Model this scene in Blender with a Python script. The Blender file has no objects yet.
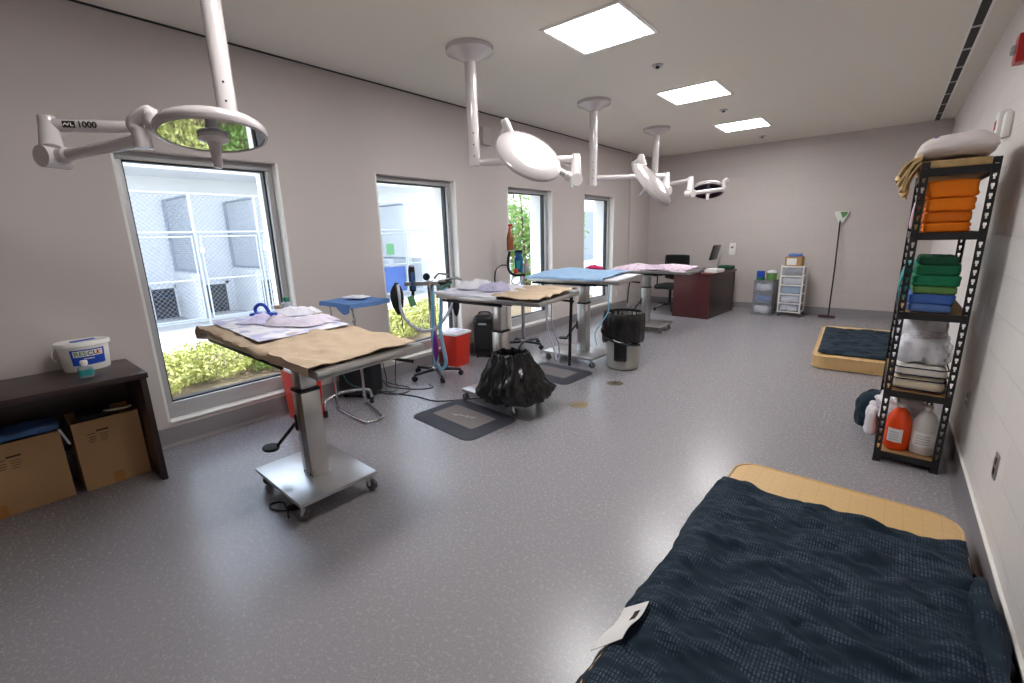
import bpy, bmesh, math, random
from mathutils import Vector, Matrix, noise
PI = math.pi
SC = bpy.context.scene
COL = SC.collection
V = Vector

# ------------------------------------------------------------------ materials
def lin(c):
    return tuple((x / 12.92 if x <= .04045 else ((x + .055) / 1.055) ** 2.4) for x in c)
def rgb(r, g, b): return lin((r / 255, g / 255, b / 255))

class NT:
    def __init__(s, m):
        s.t = m.node_tree; s.n = s.t.nodes; s.l = s.t.links
    def add(s, kind, **kw):
        n = s.n.new(kind)
        for k, v in kw.items():
            if k.startswith('i_'):
                key = k[2:]
                key = int(key) if key.isdigit() else key.replace('_', ' ')
                n.inputs[key].default_value = v
            else: setattr(n, k, v)
        return n
    def link(s, a, b): s.l.new(a, b)

def mat(name, col, rough=.5, metal=0., spec=.5, bump=0., bscale=40., var=0., vscale=6., coat=0., sheen=0., trans=0., ior=1.45, emit=None, estr=0., stretch=None):
    m = bpy.data.materials.new(name); m.use_nodes = True
    t = NT(m); b = t.n['Principled BSDF']
    c4 = (*col, 1)
    b.inputs['Base Color'].default_value = c4
    b.inputs['Roughness'].default_value = rough
    b.inputs['Metallic'].default_value = metal
    b.inputs['Specular IOR Level'].default_value = spec
    b.inputs['IOR'].default_value = ior
    b.inputs['Coat Weight'].default_value = coat
    b.inputs['Sheen Weight'].default_value = sheen
    b.inputs['Transmission Weight'].default_value = trans
    if emit:
        b.inputs['Emission Color'].default_value = (*emit, 1); b.inputs['Emission Strength'].default_value = estr
    tc = None
    if var or bump:
        tc = t.add('ShaderNodeTexCoord')
        src = tc.outputs['Object']
        if stretch:
            mp = t.add('ShaderNodeMapping'); mp.inputs['Scale'].default_value = stretch
            t.link(src, mp.inputs['Vector']); src = mp.outputs['Vector']
    if var:
        nz = t.add('ShaderNodeTexNoise', i_Scale=vscale, i_Detail=4.)
        t.link(src, nz.inputs['Vector'])
        mx = t.add('ShaderNodeMix', data_type='RGBA')
        mx.inputs[6].default_value = (*[x * (1 - var) for x in col], 1)
        mx.inputs[7].default_value = (*[min(1, x * (1 + var)) for x in col], 1)
        t.link(nz.outputs['Fac'], mx.inputs[0]); t.link(mx.outputs[2], b.inputs['Base Color'])
    if bump:
        nb = t.add('ShaderNodeTexNoise', i_Scale=bscale, i_Detail=5.)
        t.link(src, nb.inputs['Vector'])
        bp = t.add('ShaderNodeBump', i_Strength=bump, i_Distance=.01)
        t.link(nb.outputs['Fac'], bp.inputs['Height']); t.link(bp.outputs['Normal'], b.inputs['Normal'])
    return m

M = {}
def mats():
    A = lambda k, *a, **kw: M.__setitem__(k, mat(k, *a, **kw))
    A('drywall', rgb(196, 188, 185), .7, spec=.3, bump=.04, bscale=180)
    A('ceiling', rgb(226, 221, 211), .8, spec=.2)
    A('white', rgb(238, 236, 232), .4)
    A('lamp_white', rgb(198, 192, 192), .16, coat=.4)
    A('head_white', rgb(176, 170, 170), .16, coat=.4)
    A('frame', rgb(176, 176, 178), .4, metal=.3)
    A('frame_dark', rgb(30, 31, 34), .5)
    A('sill', rgb(232, 231, 228), .35)
    A('cove', rgb(126, 122, 126), .4, var=.12, vscale=260)
    A('steel', rgb(196, 195, 192), .28, metal=1., bump=.05, bscale=90, stretch=(1, 1, .05))
    A('steel_plate', rgb(205, 205, 205), .33, metal=1., var=.06, vscale=12)
    A('chrome', rgb(205, 206, 208), .14, metal=1.)
    A('dark_metal', rgb(40, 40, 42), .4, metal=.6)
    A('black', rgb(20, 20, 21), .45)
    A('rubber', rgb(28, 28, 29), .7); A('wheel_grey', rgb(92, 91, 92), .5)
    A('black_plastic', rgb(24, 25, 27), .3)
    A('black_mesh', rgb(26, 27, 29), .75, bump=.3, bscale=400)
    A('bag_black', rgb(13, 13, 14), .24, spec=.6, bump=.35, bscale=28)
    A('bag_pale', rgb(212, 210, 216), .25, bump=.4, bscale=30)
    A('espresso', rgb(54, 38, 36), .3, var=.25, vscale=9, stretch=(9, .6, 9))
    A('mahogany', rgb(88, 42, 42), .33, var=.3, vscale=7, stretch=(8, 8, .5))
    A('card', rgb(182, 144, 102), .8, var=.06, vscale=5)
    A('card_tape', rgb(178, 122, 66), .45)
    A('ink', rgb(58, 44, 34), .8)
    A('red', rgb(206, 50, 34), .38)
    A('lid_white', rgb(226, 224, 226), .4)
    A('mattress', rgb(208, 172, 120), .5)
    A('tan_cloth', rgb(182, 162, 139), .9, bump=.5, bscale=120, var=.1, vscale=14)
    A('pad_white', rgb(222, 222, 232), .85, bump=.2, bscale=60)
    A('lavender', rgb(196, 190, 222), .4, var=.12, vscale=16, bump=.3, bscale=40)
    A('wrap', rgb(206, 198, 214), .25, bump=.5, bscale=34, var=.1, vscale=14)
    A('blue_cloth', rgb(84, 120, 174), .9, bump=.3, bscale=90, var=.12, vscale=12)
    A('sky_cloth', rgb(150, 182, 216), .9, bump=.3, bscale=60, var=.07, vscale=8)
    A('blue_plastic', rgb(24, 66, 168), .35)
    A('orange', rgb(236, 124, 10), .85, bump=.3, bscale=80, var=.08, vscale=20)
    A('orange_dark', rgb(216, 110, 14), .85, bump=.3, bscale=80, var=.08, vscale=20)
    A('green_dark', rgb(20, 74, 52), .9, bump=.3, bscale=80, var=.1, vscale=20)
    A('green', rgb(24, 116, 78), .9, bump=.3, bscale=80, var=.1, vscale=20)
    A('green_mid', rgb(20, 100, 64), .9, bump=.3, bscale=80, var=.1, vscale=20)
    A('green_olive', rgb(92, 134, 74), .9, bump=.3, bscale=80, var=.1, vscale=20)
    A('scrub_blue', rgb(62, 100, 172), .9, bump=.3, bscale=80, var=.1, vscale=20)
    A('scrub_pale', rgb(86, 118, 176), .9, bump=.3, bscale=80, var=.1, vscale=20)
    A('cream', rgb(220, 208, 184), .85, bump=.25, bscale=70)
    A('offwhite', rgb(222, 217, 208), .85, bump=.25, bscale=70)
    A('navy', rgb(26, 32, 62), .8)
    A('pillow_white', rgb(226, 218, 216), .8, bump=.3, bscale=40)
    A('print_cloth', rgb(196, 168, 120), .85, var=.45, vscale=24)
    A('wood_deck', rgb(168, 132, 86), .8, var=.12, vscale=30)
    A('rack', rgb(30, 30, 32), .42)
    A('orange_liquid', rgb(234, 74, 22), .2, spec=.5)
    A('jug', rgb(206, 203, 200), .35)
    A('label', rgb(230, 228, 226), .5)
    A('label_blue', rgb(28, 72, 178), .4)
    A('teal', rgb(40, 150, 150), .35)
    A('green_cap', rgb(22, 112, 84), .4)
    A('green_tag', rgb(104, 158, 112), .6)
    A('clearplast', rgb(206, 212, 220), .12, trans=.55)
    A('smoke_plast', rgb(150, 152, 160), .2); M['smoke_plast'].node_tree.nodes['Principled BSDF'].inputs['Alpha'].default_value = .6
    A('drawer_plast', rgb(196, 202, 212), .22); M['drawer_plast'].node_tree.nodes['Principled BSDF'].inputs['Alpha'].default_value = .2
    A('hose', rgb(196, 200, 214), .35)
    A('hose_blue', rgb(112, 180, 214), .3)
    A('purple', rgb(112, 38, 130), .35)
    A('brown_bottle', rgb(142, 82, 48), .35)
    A('vapor_blue', rgb(30, 84, 140), .35)
    A('vapor_teal', rgb(36, 120, 140), .35)
    A('pink', rgb(188, 30, 84), .6)
    A('grey_bin', rgb(168, 166, 158), .45)
    A('red_alarm', rgb(176, 30, 34), .35)
    A('mop_green', rgb(86, 136, 84), .8)
    A('mop_white', rgb(222, 226, 220), .6)
    A('maroon', rgb(74, 40, 60), .7)
    A('mat_rubber', rgb(62, 64, 74), .6, bump=.5, bscale=260)
    A('mat_inset', rgb(132, 124, 124), .7, bump=.5, bscale=260)
    A('mat_text', rgb(190, 184, 182), .7)
    A('drain', rgb(150, 134, 108), .5, metal=.4); A('drain_dark', rgb(104, 94, 78), .5, metal=.4)
    A('screen', rgb(18, 18, 20), .15)
    A('concrete', rgb(206, 205, 203), .85, var=.06, vscale=3)
    A('mulch', rgb(122, 108, 88), .95, var=.4, vscale=20)
    A('ext_white', rgb(236, 237, 238), .7)
    A('ext_wall', rgb(232, 233, 234), .8)
    A('galv', rgb(200, 205, 212), .4, metal=.4)
    A('galv_wire', rgb(150, 158, 170), .5, metal=.4)
    A('blue_panel', rgb(60, 104, 190), .5)
    A('leaf_yellow', rgb(192, 196, 120), .6, var=.35, vscale=9)
    A('leaf_green', rgb(122, 150, 78), .6, var=.35, vscale=9)
    A('leaf_tree', rgb(138, 176, 92), .6, var=.4, vscale=3)
    A('petal', rgb(226, 182, 182), .7)
    A('bark', rgb(110, 90, 74), .9)
    A('slot_black', rgb(8, 8, 9), .6)
    A('cable_teal', rgb(26, 74, 72), .5)
    # window glass: clear sheet with a fresnel reflection
    g = bpy.data.materials.new('glass'); g.use_nodes = True; t = NT(g); t.n.remove(t.n['Principled BSDF'])
    o = t.n['Material Output']; tr = t.add('ShaderNodeBsdfTransparent'); gl = t.add('ShaderNodeBsdfGlossy', i_Roughness=.0)
    fr = t.add('ShaderNodeMath', operation='MULTIPLY_ADD'); lw = t.add('ShaderNodeLayerWeight'); pw = t.add('ShaderNodeMath', operation='POWER'); pw.inputs[1].default_value = 5.
    t.link(lw.outputs['Facing'], pw.inputs[0]); t.link(pw.outputs[0], fr.inputs[0]); fr.inputs[1].default_value = .6; fr.inputs[2].default_value = .03
    mx = t.add('ShaderNodeMixShader')
    tr.inputs[0].default_value = (.96, .98, .98, 1)
    t.link(fr.outputs[0], mx.inputs[0]); t.link(tr.outputs[0], mx.inputs[1]); t.link(gl.outputs[0], mx.inputs[2]); t.link(mx.outputs[0], o.inputs[0])
    M['glass'] = g
    # thin clear plastic (bags, drawers wrap)
    g = bpy.data.materials.new('film'); g.use_nodes = True; t = NT(g); b = t.n['Principled BSDF']
    b.inputs['Base Color'].default_value = (.8, .81, .86, 1); b.inputs['Roughness'].default_value = .15; b.inputs['Alpha'].default_value = .4
    M['film'] = g
    # lamp lens: dark mirror-like glass
    A('lens', rgb(196, 200, 204), .03, metal=1.)
    A('lens_dark', rgb(70, 70, 86), .12, metal=.8)
    # ceiling panel diffuser (a lamp)
    A('diffuser', rgb(250, 250, 250), .6, emit=(1., .985, .975), estr=PANEL)
    # floor: speckled epoxy
    m = mat('floor', rgb(158, 156, 158), .34, spec=.6); t = NT(m); b = t.n['Principled BSDF']
    tc = t.add('ShaderNodeTexCoord'); n1 = t.add('ShaderNodeTexNoise', i_Scale=300., i_Detail=3., i_Roughness=.65); n2 = t.add('ShaderNodeTexNoise', i_Scale=60., i_Detail=2.)
    t.link(tc.outputs['Object'], n1.inputs['Vector']); t.link(tc.outputs['Object'], n2.inputs['Vector'])
    cr = t.add('ShaderNodeValToRGB'); cr.color_ramp.elements[0].position = .36; cr.color_ramp.elements[1].position = .64
    cr.color_ramp.elements[0].color = (*rgb(112, 110, 115), 1); cr.color_ramp.elements[1].color = (*rgb(166, 162, 167), 1)
    t.link(n1.outputs['Fac'], cr.inputs[0])
    t.link(cr.outputs[0], b.inputs['Base Color'])
    mr = t.add('ShaderNodeMapRange'); mr.inputs[3].default_value = .25; mr.inputs[4].default_value = .29
    t.link(n2.outputs['Fac'], mr.inputs[0]); t.link(mr.outputs[0], b.inputs['Roughness'])
    M['floor'] = m
    # painted concrete block, two wall directions
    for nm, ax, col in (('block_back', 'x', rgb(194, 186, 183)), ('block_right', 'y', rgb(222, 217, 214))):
        m = mat(nm, col, .5, spec=.4); t = NT(m); b = t.n['Principled BSDF']
        tc = t.add('ShaderNodeTexCoord'); sp = t.add('ShaderNodeSeparateXYZ'); cb = t.add('ShaderNodeCombineXYZ')
        t.link(tc.outputs['Object'], sp.inputs[0]); t.link(sp.outputs[0 if ax == 'x' else 1], cb.inputs[0]); t.link(sp.outputs[2], cb.inputs[1])
        br = t.add('ShaderNodeTexBrick', offset=.5, squash=1.)
        br.inputs['Scale'].default_value = 1.; br.inputs['Mortar Size'].default_value = .005; br.inputs['Mortar Smooth'].default_value = .4
        br.inputs['Brick Width'].default_value = .4064; br.inputs['Row Height'].default_value = .2032
        br.inputs['Color1'].default_value = (*[c * .985 for c in col], 1); br.inputs['Color2'].default_value = (*[c * 1.015 for c in col], 1)
        br.inputs['Mortar'].default_value = (*[c * .95 for c in col], 1)
        t.link(cb.outputs[0], br.inputs['Vector']); t.link(br.outputs['Color'], b.inputs['Base Color'])
        nz = t.add('ShaderNodeTexNoise', i_Scale=90., i_Detail=4.); t.link(tc.outputs['Object'], nz.inputs['Vector'])
        ma = t.add('ShaderNodeMath', operation='MULTIPLY_ADD'); ma.inputs[1].default_value = -1.; t.link(br.outputs['Fac'], ma.inputs[0])
        m2 = t.add('ShaderNodeMath', operation='MULTIPLY'); m2.inputs[1].default_value = .25; t.link(nz.outputs['Fac'], m2.inputs[0]); t.link(m2.outputs[0], ma.inputs[2])
        bp = t.add('ShaderNodeBump', i_Strength=.25 if ax == 'x' else .5, i_Distance=.006); t.link(ma.outputs[0], bp.inputs['Height']); t.link(bp.outputs[0], b.inputs['Normal'])
        M[nm] = m
    # dark comforter: blotched slate blue with a fine dashed grid printed on it
    m = mat('comforter', rgb(24, 36, 46), .85, spec=.25); t = NT(m); b = t.n['Principled BSDF']
    tc = t.add('ShaderNodeTexCoord'); n1 = t.add('ShaderNodeTexNoise', i_Scale=4.5, i_Detail=3.); t.link(tc.outputs['Object'], n1.inputs['Vector'])
    br = t.add('ShaderNodeTexBrick', offset=0.); br.inputs['Scale'].default_value = 1.; br.inputs['Mortar Size'].default_value = .0028; br.inputs['Mortar Smooth'].default_value = .3
    br.inputs['Brick Width'].default_value = .011; br.inputs['Row Height'].default_value = .017
    br.inputs['Color1'].default_value = (*rgb(92, 102, 122), 1); br.inputs['Color2'].default_value = (*rgb(56, 68, 88), 1); br.inputs['Mortar'].default_value = (*rgb(26, 37, 48), 1)
    t.link(tc.outputs['Object'], br.inputs['Vector'])
    mp = t.add('ShaderNodeMapping'); mp.inputs['Scale'].default_value = (9, 16, 9); t.link(tc.outputs['Object'], mp.inputs[0])
    vo = t.add('ShaderNodeTexNoise', i_Scale=1., i_Detail=1.); t.link(mp.outputs[0], vo.inputs['Vector'])
    cr = t.add('ShaderNodeValToRGB'); cr.color_ramp.elements[0].position = .42; cr.color_ramp.elements[1].position = .62; t.link(vo.outputs['Fac'], cr.inputs[0])
    mx = t.add('ShaderNodeMix', data_type='RGBA'); mx.inputs[6].default_value = (*rgb(29, 40, 54), 1)
    mm = t.add('ShaderNodeMath', operation='MULTIPLY'); mm.inputs[1].default_value = .8; t.link(cr.outputs[0], mm.inputs[0])
    t.link(mm.outputs[0], mx.inputs[0]); t.link(br.outputs['Color'], mx.inputs[7])
    mg = t.add('ShaderNodeMix', data_type='RGBA'); mg.inputs[7].default_value = (*rgb(20, 42, 49), 1)
    t.link(n1.outputs['Fac'], mg.inputs[0]); mg.blend_type = 'MIX'
    m3 = t.add('ShaderNodeMath', operation='MULTIPLY'); m3.inputs[1].default_value = .6; t.link(n1.outputs['Fac'], m3.inputs[0]); t.link(m3.outputs[0], mg.inputs[0])
    t.link(mx.outputs[2], mg.inputs[6]); t.link(mg.outputs[2], b.inputs['Base Color'])
    M['comforter'] = m
    # mattress ticking: tan with a stitched grid
    m = M['mattress']; t = NT(m); b = t.n['Principled BSDF']
    tc = t.add('ShaderNodeTexCoord'); br = t.add('ShaderNodeTexBrick', offset=0.)
    br.inputs['Scale'].default_value = 1.; br.inputs['Mortar Size'].default_value = .0022; br.inputs['Brick Width'].default_value = .07; br.inputs['Row Height'].default_value = .05
    for k, f in (('Color1', 1.), ('Color2', .98), ('Mortar', .86)): br.inputs[k].default_value = (*[c * f for c in rgb(208, 172, 120)], 1)
    t.link(tc.outputs['Object'], br.inputs['Vector']); t.link(br.outputs['Color'], b.inputs['Base Color'])
    # pink / lilac patterned cloth
    m = mat('pink_cloth', rgb(206, 178, 204), .9); t = NT(m); b = t.n['Principled BSDF']
    tc = t.add('ShaderNodeTexCoord'); n1 = t.add('ShaderNodeTexVoronoi', i_Scale=16.); t.link(tc.outputs['Object'], n1.inputs['Vector'])
    cr = t.add('ShaderNodeValToRGB'); e = cr.color_ramp.elements; e[0].color = (*rgb(178, 140, 182), 1); e[1].color = (*rgb(226, 208, 222), 1); e[0].position = .15; e[1].position = .5
    t.link(n1.outputs['Distance'], cr.inputs[0]); t.link(cr.outputs[0], b.inputs['Base Color']); M['pink_cloth'] = m
    # white absorbent pad with faint blue print
    m = mat('pad_print', rgb(214, 214, 228), .85); t = NT(m); b = t.n['Principled BSDF']
    tc = t.add('ShaderNodeTexCoord'); n1 = t.add('ShaderNodeTexNoise', i_Scale=9., i_Detail=2.); t.link(tc.outputs['Object'], n1.inputs['Vector'])
    cr = t.add('ShaderNodeValToRGB'); e = cr.color_ramp.elements; e[0].color = (*rgb(178, 182, 214), 1); e[1].color = (*rgb(224, 224, 232), 1); e[0].position = .38; e[1].position = .5
    t.link(n1.outputs['Fac'], cr.inputs[0]); t.link(cr.outputs[0], b.inputs['Base Color']); M['pad_print'] = m

# ------------------------------------------------------------------ mesh building
class MB:
    """collects shapes and links them as ONE mesh object"""
    def __init__(s): s.b = bmesh.new()
    def _m(s, vs, mtx):
        if mtx is not None:
            for v in vs: v.co = mtx @ v.co
    def box(s, c, size, bev=0., mtx=None, seg=2):
        r = bmesh.ops.create_cube(s.b, size=1.)
        vs = r['verts']
        for v in vs: v.co = V((v.co.x * size[0], v.co.y * size[1], v.co.z * size[2])) + V(c)
        s._m(vs, mtx)
        if bev:
            es = list({e for v in vs for e in v.link_edges})
            bmesh.ops.bevel(s.b, geom=es, offset=bev, segments=seg, profile=.5, affect='EDGES')
        return s
    def b2(s, lo, hi, bev=0., mtx=None):
        return s.box([(a + b) / 2 for a, b in zip(lo, hi)], [abs(b - a) for a, b in zip(lo, hi)], bev, mtx)
    def cyl(s, p0, p1, r0, r1=None, seg=20, cap=True):
        return s.tube([p0, p1], [r0, r0 if r1 is None else r1], seg, cap)
    def tube(s, pts, r, seg=8, cap=True, smooth=0):
        pts = [V(p) for p in pts]
        if smooth: 
            rr = r if isinstance(r, (list, tuple)) else None
            pts, rr = spline(pts, smooth, rr); r = rr or r
        n = len(pts); rs = list(r) if isinstance(r, (list, tuple)) else [r] * n
        up = None; rings = []
        for i, p in enumerate(pts):
            d = (pts[min(i + 1, n - 1)] - pts[max(i - 1, 0)])
            if d.length < 1e-9: d = V((0, 0, 1))
            d.normalize()
            if up is None:
                a = V((0, 0, 1)) if abs(d.z) < .9 else V((1, 0, 0))
                up = (a - d * a.dot(d)).normalized()
            else:
                up = (up - d * up.dot(d))
                up = up.normalized() if up.length > 1e-6 else d.orthogonal().normalized()
            w = d.cross(up)
            rings.append([s.b.verts.new(p + (up * math.cos(2 * PI * k / seg) + w * math.sin(2 * PI * k / seg)) * rs[i]) for k in range(seg)])
        for a, b in zip(rings, rings[1:]):
            for k in range(seg): s.b.faces.new((a[k], a[(k + 1) % seg], b[(k + 1) % seg], b[k]))
        if cap:
            s.b.faces.new(rings[0][::-1]); s.b.faces.new(rings[-1])
        return s
    def lathe(s, prof, c=(0, 0, 0), seg=28, mtx=None, fn=None, sx=1., sy=1.):
        """prof: list of (r, z) from bottom to top; fn(angle, i, r, z) -> (r, z) deforms"""
        rings = []
        for i, (r, z) in enumerate(prof):
            ring = []
            for k in range(seg):
                a = 2 * PI * k / seg
                rr, zz = fn(a, i, r, z) if fn else (r, z)
                p = V((c[0] + rr * sx * math.cos(a), c[1] + rr * sy * math.sin(a), c[2] + zz))
                ring.append(s.b.verts.new(mtx @ p if mtx is not None else p))
            rings.append(ring)
        for a, b in zip(rings, rings[1:]):
            for k in range(seg): s.b.faces.new((a[k], a[(k + 1) % seg], b[(k + 1) % seg], b[k]))
        if prof[0][0] > 1e-6: s.b.faces.new(rings[0][::-1])
        if prof[-1][0] > 1e-6: s.b.faces.new(rings[-1])
        return s
    def prism(s, poly, z0, z1, mtx=None, bev=0.):
        lo = [s.b.verts.new((x, y, z0)) for x, y in poly]; hi = [s.b.verts.new((x, y, z1)) for x, y in poly]
        n = len(poly)
        fs = [s.b.faces.new(lo[::-1]), s.b.faces.new(hi)]
        for i in range(n): fs.append(s.b.faces.new((lo[i], lo[(i + 1) % n], hi[(i + 1) % n], hi[i])))
        s._m(lo + hi, mtx)
        return s
    def soft(s, c, size, r=.03, sub=10, amp=0., freq=6., seed=0., mtx=None, fn=None):
        """box with round corners, optionally crumpled by noise"""
        nb = bmesh.new(); bmesh.ops.create_cube(nb, size=1.)
        bmesh.ops.subdivide_edges(nb, edges=nb.edges[:], cuts=sub, use_grid_fill=True)
        h = V(size) / 2; r = min(r, min(h) * .98); inn = h - V((r, r, r))
        out = {}
        for v in nb.verts:
            p = V((v.co.x * size[0], v.co.y * size[1], v.co.z * size[2]))
            q = V([max(-inn[i], min(inn[i], p[i])) for i in range(3)])
            d = p - q
            if d.length > 1e-9: p = q + d.normalized() * r
            if amp:
                nn = p - q
                nn = nn.normalized() if nn.length > 1e-9 else V((0, 0, 1))
                p = p + nn * amp * (noise.noise(p * freq + V((seed, seed * 1.7, 0))) + .5 * noise.noise(p * freq * 2.7 + V((0, seed, 3))))
            if fn: p = fn(p)
            p = p + V(c)
            out[v.index] = s.b.verts.new(mtx @ p if mtx is not None else p)
        nb.verts.ensure_lookup_table()
        for f in nb.faces: s.b.faces.new([out[v.index] for v in f.verts])
        nb.free(); return s
    def sheet(s, fn, nu, nv, th=.004):
        """thin cloth: fn(u, v) -> point, given a real thickness"""
        g = [[V(fn(i / nu, j / nv)) for j in range(nv + 1)] for i in range(nu + 1)]
        def nrm(i, j):
            a = g[min(i + 1, nu)][j] - g[max(i - 1, 0)][j]; b = g[i][min(j + 1, nv)] - g[i][max(j - 1, 0)]
            c = a.cross(b); return c.normalized() if c.length > 1e-12 else V((0, 0, 1))
        T = [[s.b.verts.new(g[i][j]) for j in range(nv + 1)] for i in range(nu + 1)]
        B = [[s.b.verts.new(g[i][j] - nrm(i, j) * th) for j in range(nv + 1)] for i in range(nu + 1)]
        for i in range(nu):
            for j in range(nv):
                s.b.faces.new((T[i][j], T[i + 1][j], T[i + 1][j + 1], T[i][j + 1]))
                s.b.faces.new((B[i][j], B[i][j + 1], B[i + 1][j + 1], B[i + 1][j]))
        for i in range(nu):
            s.b.faces.new((T[i][0], B[i][0], B[i + 1][0], T[i + 1][0])); s.b.faces.new((T[i][nv], T[i + 1][nv], B[i + 1][nv], B[i][nv]))
        for j in range(nv):
            s.b.faces.new((T[0][j], T[0][j + 1], B[0][j + 1], B[0][j])); s.b.faces.new((T[nu][j], B[nu][j], B[nu][j + 1], T[nu][j + 1]))
        return s
    def build(s, name, m, parent=None, world=False, smooth=True, ang=35, loc=None, rotz=0.):
        bmesh.ops.recalc_face_normals(s.b, faces=s.b.faces[:])
        me = bpy.data.meshes.new(name)
        if world and parent is not None:
            inv = wm(parent).inverted()
            for v in s.b.verts: v.co = inv @ v.co
        if loc is not None and parent is None and world:
            for v in s.b.verts: v.co = v.co - V(loc)
        if smooth:
            lim = math.radians(ang)
            for f in s.b.faces: f.smooth = True
            for e in s.b.edges:
                if len(e.link_faces) == 2 and e.calc_face_angle(0) > lim: e.smooth = False
        s.b.to_mesh(me); s.b.free()
        me.materials.append(M[m] if isinstance(m, str) else m)
        o = bpy.data.objects.new(name, me); COL.objects.link(o)
        if parent is not None: o.parent = parent
        if loc is not None: o.location = loc
        if rotz: o.rotation_euler = (0, 0, rotz)
        return o

def wm(o):
    m = Matrix.Translation(o.location) @ o.rotation_euler.to_matrix().to_4x4()
    return wm(o.parent) @ m if o.parent else m

def spline(pts, k, rs=None):
    """Catmull-Rom through pts, k steps per span"""
    out, ro = [], []; n = len(pts)
    for i in range(n - 1):
        p0, p1, p2, p3 = pts[max(i - 1, 0)], pts[i], pts[i + 1], pts[min(i + 2, n - 1)]
        for j in range(k):
            t = j / k
            out.append(.5 * ((2 * p1) + (p2 - p0) * t + (2 * p0 - 5 * p1 + 4 * p2 - p3) * t * t + (3 * p1 - p0 - 3 * p2 + p3) * t ** 3))
            if rs: ro.append(rs[i] + (rs[i + 1] - rs[i]) * t)
    out.append(pts[-1])
    if rs: ro.append(rs[-1])
    return out, (ro if rs else None)

def tag(o, label, cat, group=None):
    o['label'] = label; o['category'] = cat
    if group: o['group'] = group
    return o
def thing(name, label, cat, loc=(0, 0, 0), rotz=0., group=None):
    o = bpy.data.objects.new(name, None); COL.objects.link(o); o.empty_display_size = .1
    o.location = loc; o.rotation_euler = (0, 0, rotz)
    return tag(o, label, cat, group)
def struct(o):
    o['kind'] = 'structure'; return o
def dup(root, loc=None, rotz=None, label=None):
    def cp(o, par):
        c = o.copy(); COL.objects.link(c)
        if par: c.parent = par
        for ch in o.children: cp(ch, c)
        return c
    r = cp(root, None)
    if loc is not None: r.location = loc
    if rotz is not None: r.rotation_euler = (0, 0, rotz)
    if label: r['label'] = label
    return r
def text(name, s, size, m, parent, mtx, depth=.0006, align='CENTER', bold=0.):
    cu = bpy.data.curves.new(name, 'FONT'); cu.body = s; cu.size = size; cu.align_x = align; cu.align_y = 'CENTER'; cu.extrude = depth; cu.offset = bold
    cu.resolution_u = 3
    t = bpy.data.objects.new(name + '_tmp', cu); COL.objects.link(t)
    dg = bpy.context.evaluated_depsgraph_get(); dg.update()
    me = bpy.data.meshes.new_from_object(t.evaluated_get(dg)); me.name = name
    bpy.data.objects.remove(t); bpy.data.curves.remove(cu)
    me.transform(mtx); me.materials.clear(); me.materials.append(M[m])
    o = bpy.data.objects.new(name, me); COL.objects.link(o); o.parent = parent
    return o
def frame_mtx(o, xdir, zdir):
    """matrix whose local X is xdir and local Z (facing) is zdir, at o"""
    z = V(zdir).normalized(); x = V(xdir); x = (x - z * x.dot(z)).normalized(); y = z.cross(x)
    m = Matrix.Identity(4)
    for i in range(3): m[i][0], m[i][1], m[i][2], m[i][3] = x[i], y[i], z[i], o[i]
    return m
def rrect(w, h, r, n=5):
    pts = []
    for cx, cy, a0 in ((w / 2 - r, h / 2 - r, 0), (-w / 2 + r, h / 2 - r, PI / 2), (-w / 2 + r, -h / 2 + r, PI), (w / 2 - r, -h / 2 + r, 1.5 * PI)):
        for k in range(n + 1):
            a = a0 + PI / 2 * k / n; pts.append((cx + r * math.cos(a), cy + r * math.sin(a)))
    return pts
RND = random.Random(7)

PANEL = 21.
SKY = .72
SUN = 3.4
EXPO = .86
mats()

# ------------------------------------------------------------------ room
XL, XR, YB, YF, ZC = -4.06, .495, 9.5, -1.6, 2.97
XO = -4.48                                     # outer face of the window wall
WIN = [(.80, 1.86), (2.83, 3.91), (4.885, 5.93), (6.895, 7.965)]
ZS, ZT = .18, 2.14
struct(MB().b2((XO, YF, -.12), (XR + .2, YB + .2, 0)).build('floor', 'floor'))
struct(MB().b2((XL + .03, YF, ZC), (XR + .2, YB + .2, ZC + .15)).build('ceiling', 'ceiling'))
ys = [YF - .2] + [y for p in WIN for y in p] + [YB + .2]
for nm, xa, xb, mt in (('wall_left', XL - .17, XL, 'drywall'), ('wall_outside', XO, XL - .17, 'ext_white')):
    w = MB(); w.b2((xa, YF - .2, -.1), (xb, YB + .2, ZS)); w.b2((xa, YF - .2, ZT), (xb, YB + .2, ZC + .15))
    for a, b in zip(ys[::2], ys[1::2]): w.b2((xa, a, ZS), (xb, b, ZT))
    struct(w.build(nm, mt, smooth=False))
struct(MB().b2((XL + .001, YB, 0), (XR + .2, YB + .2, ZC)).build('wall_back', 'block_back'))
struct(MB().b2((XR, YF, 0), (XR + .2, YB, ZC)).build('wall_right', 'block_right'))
struct(MB().b2((XL, YF - .2, 0), (XR + .2, YF, ZC)).build('wall_front', 'drywall'))
struct(MB().b2((XL, 8.6, 0), (XL + .035, YB, ZC), .004).build('trim_1', 'drywall'))          # furred strip at the far left corner
struct(MB().b2((XL, YF, ZC - .002), (XL + .035, YB, ZC + .1)).build('trim_2', 'slot_black'))   # shadow gap along the ceiling
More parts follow.
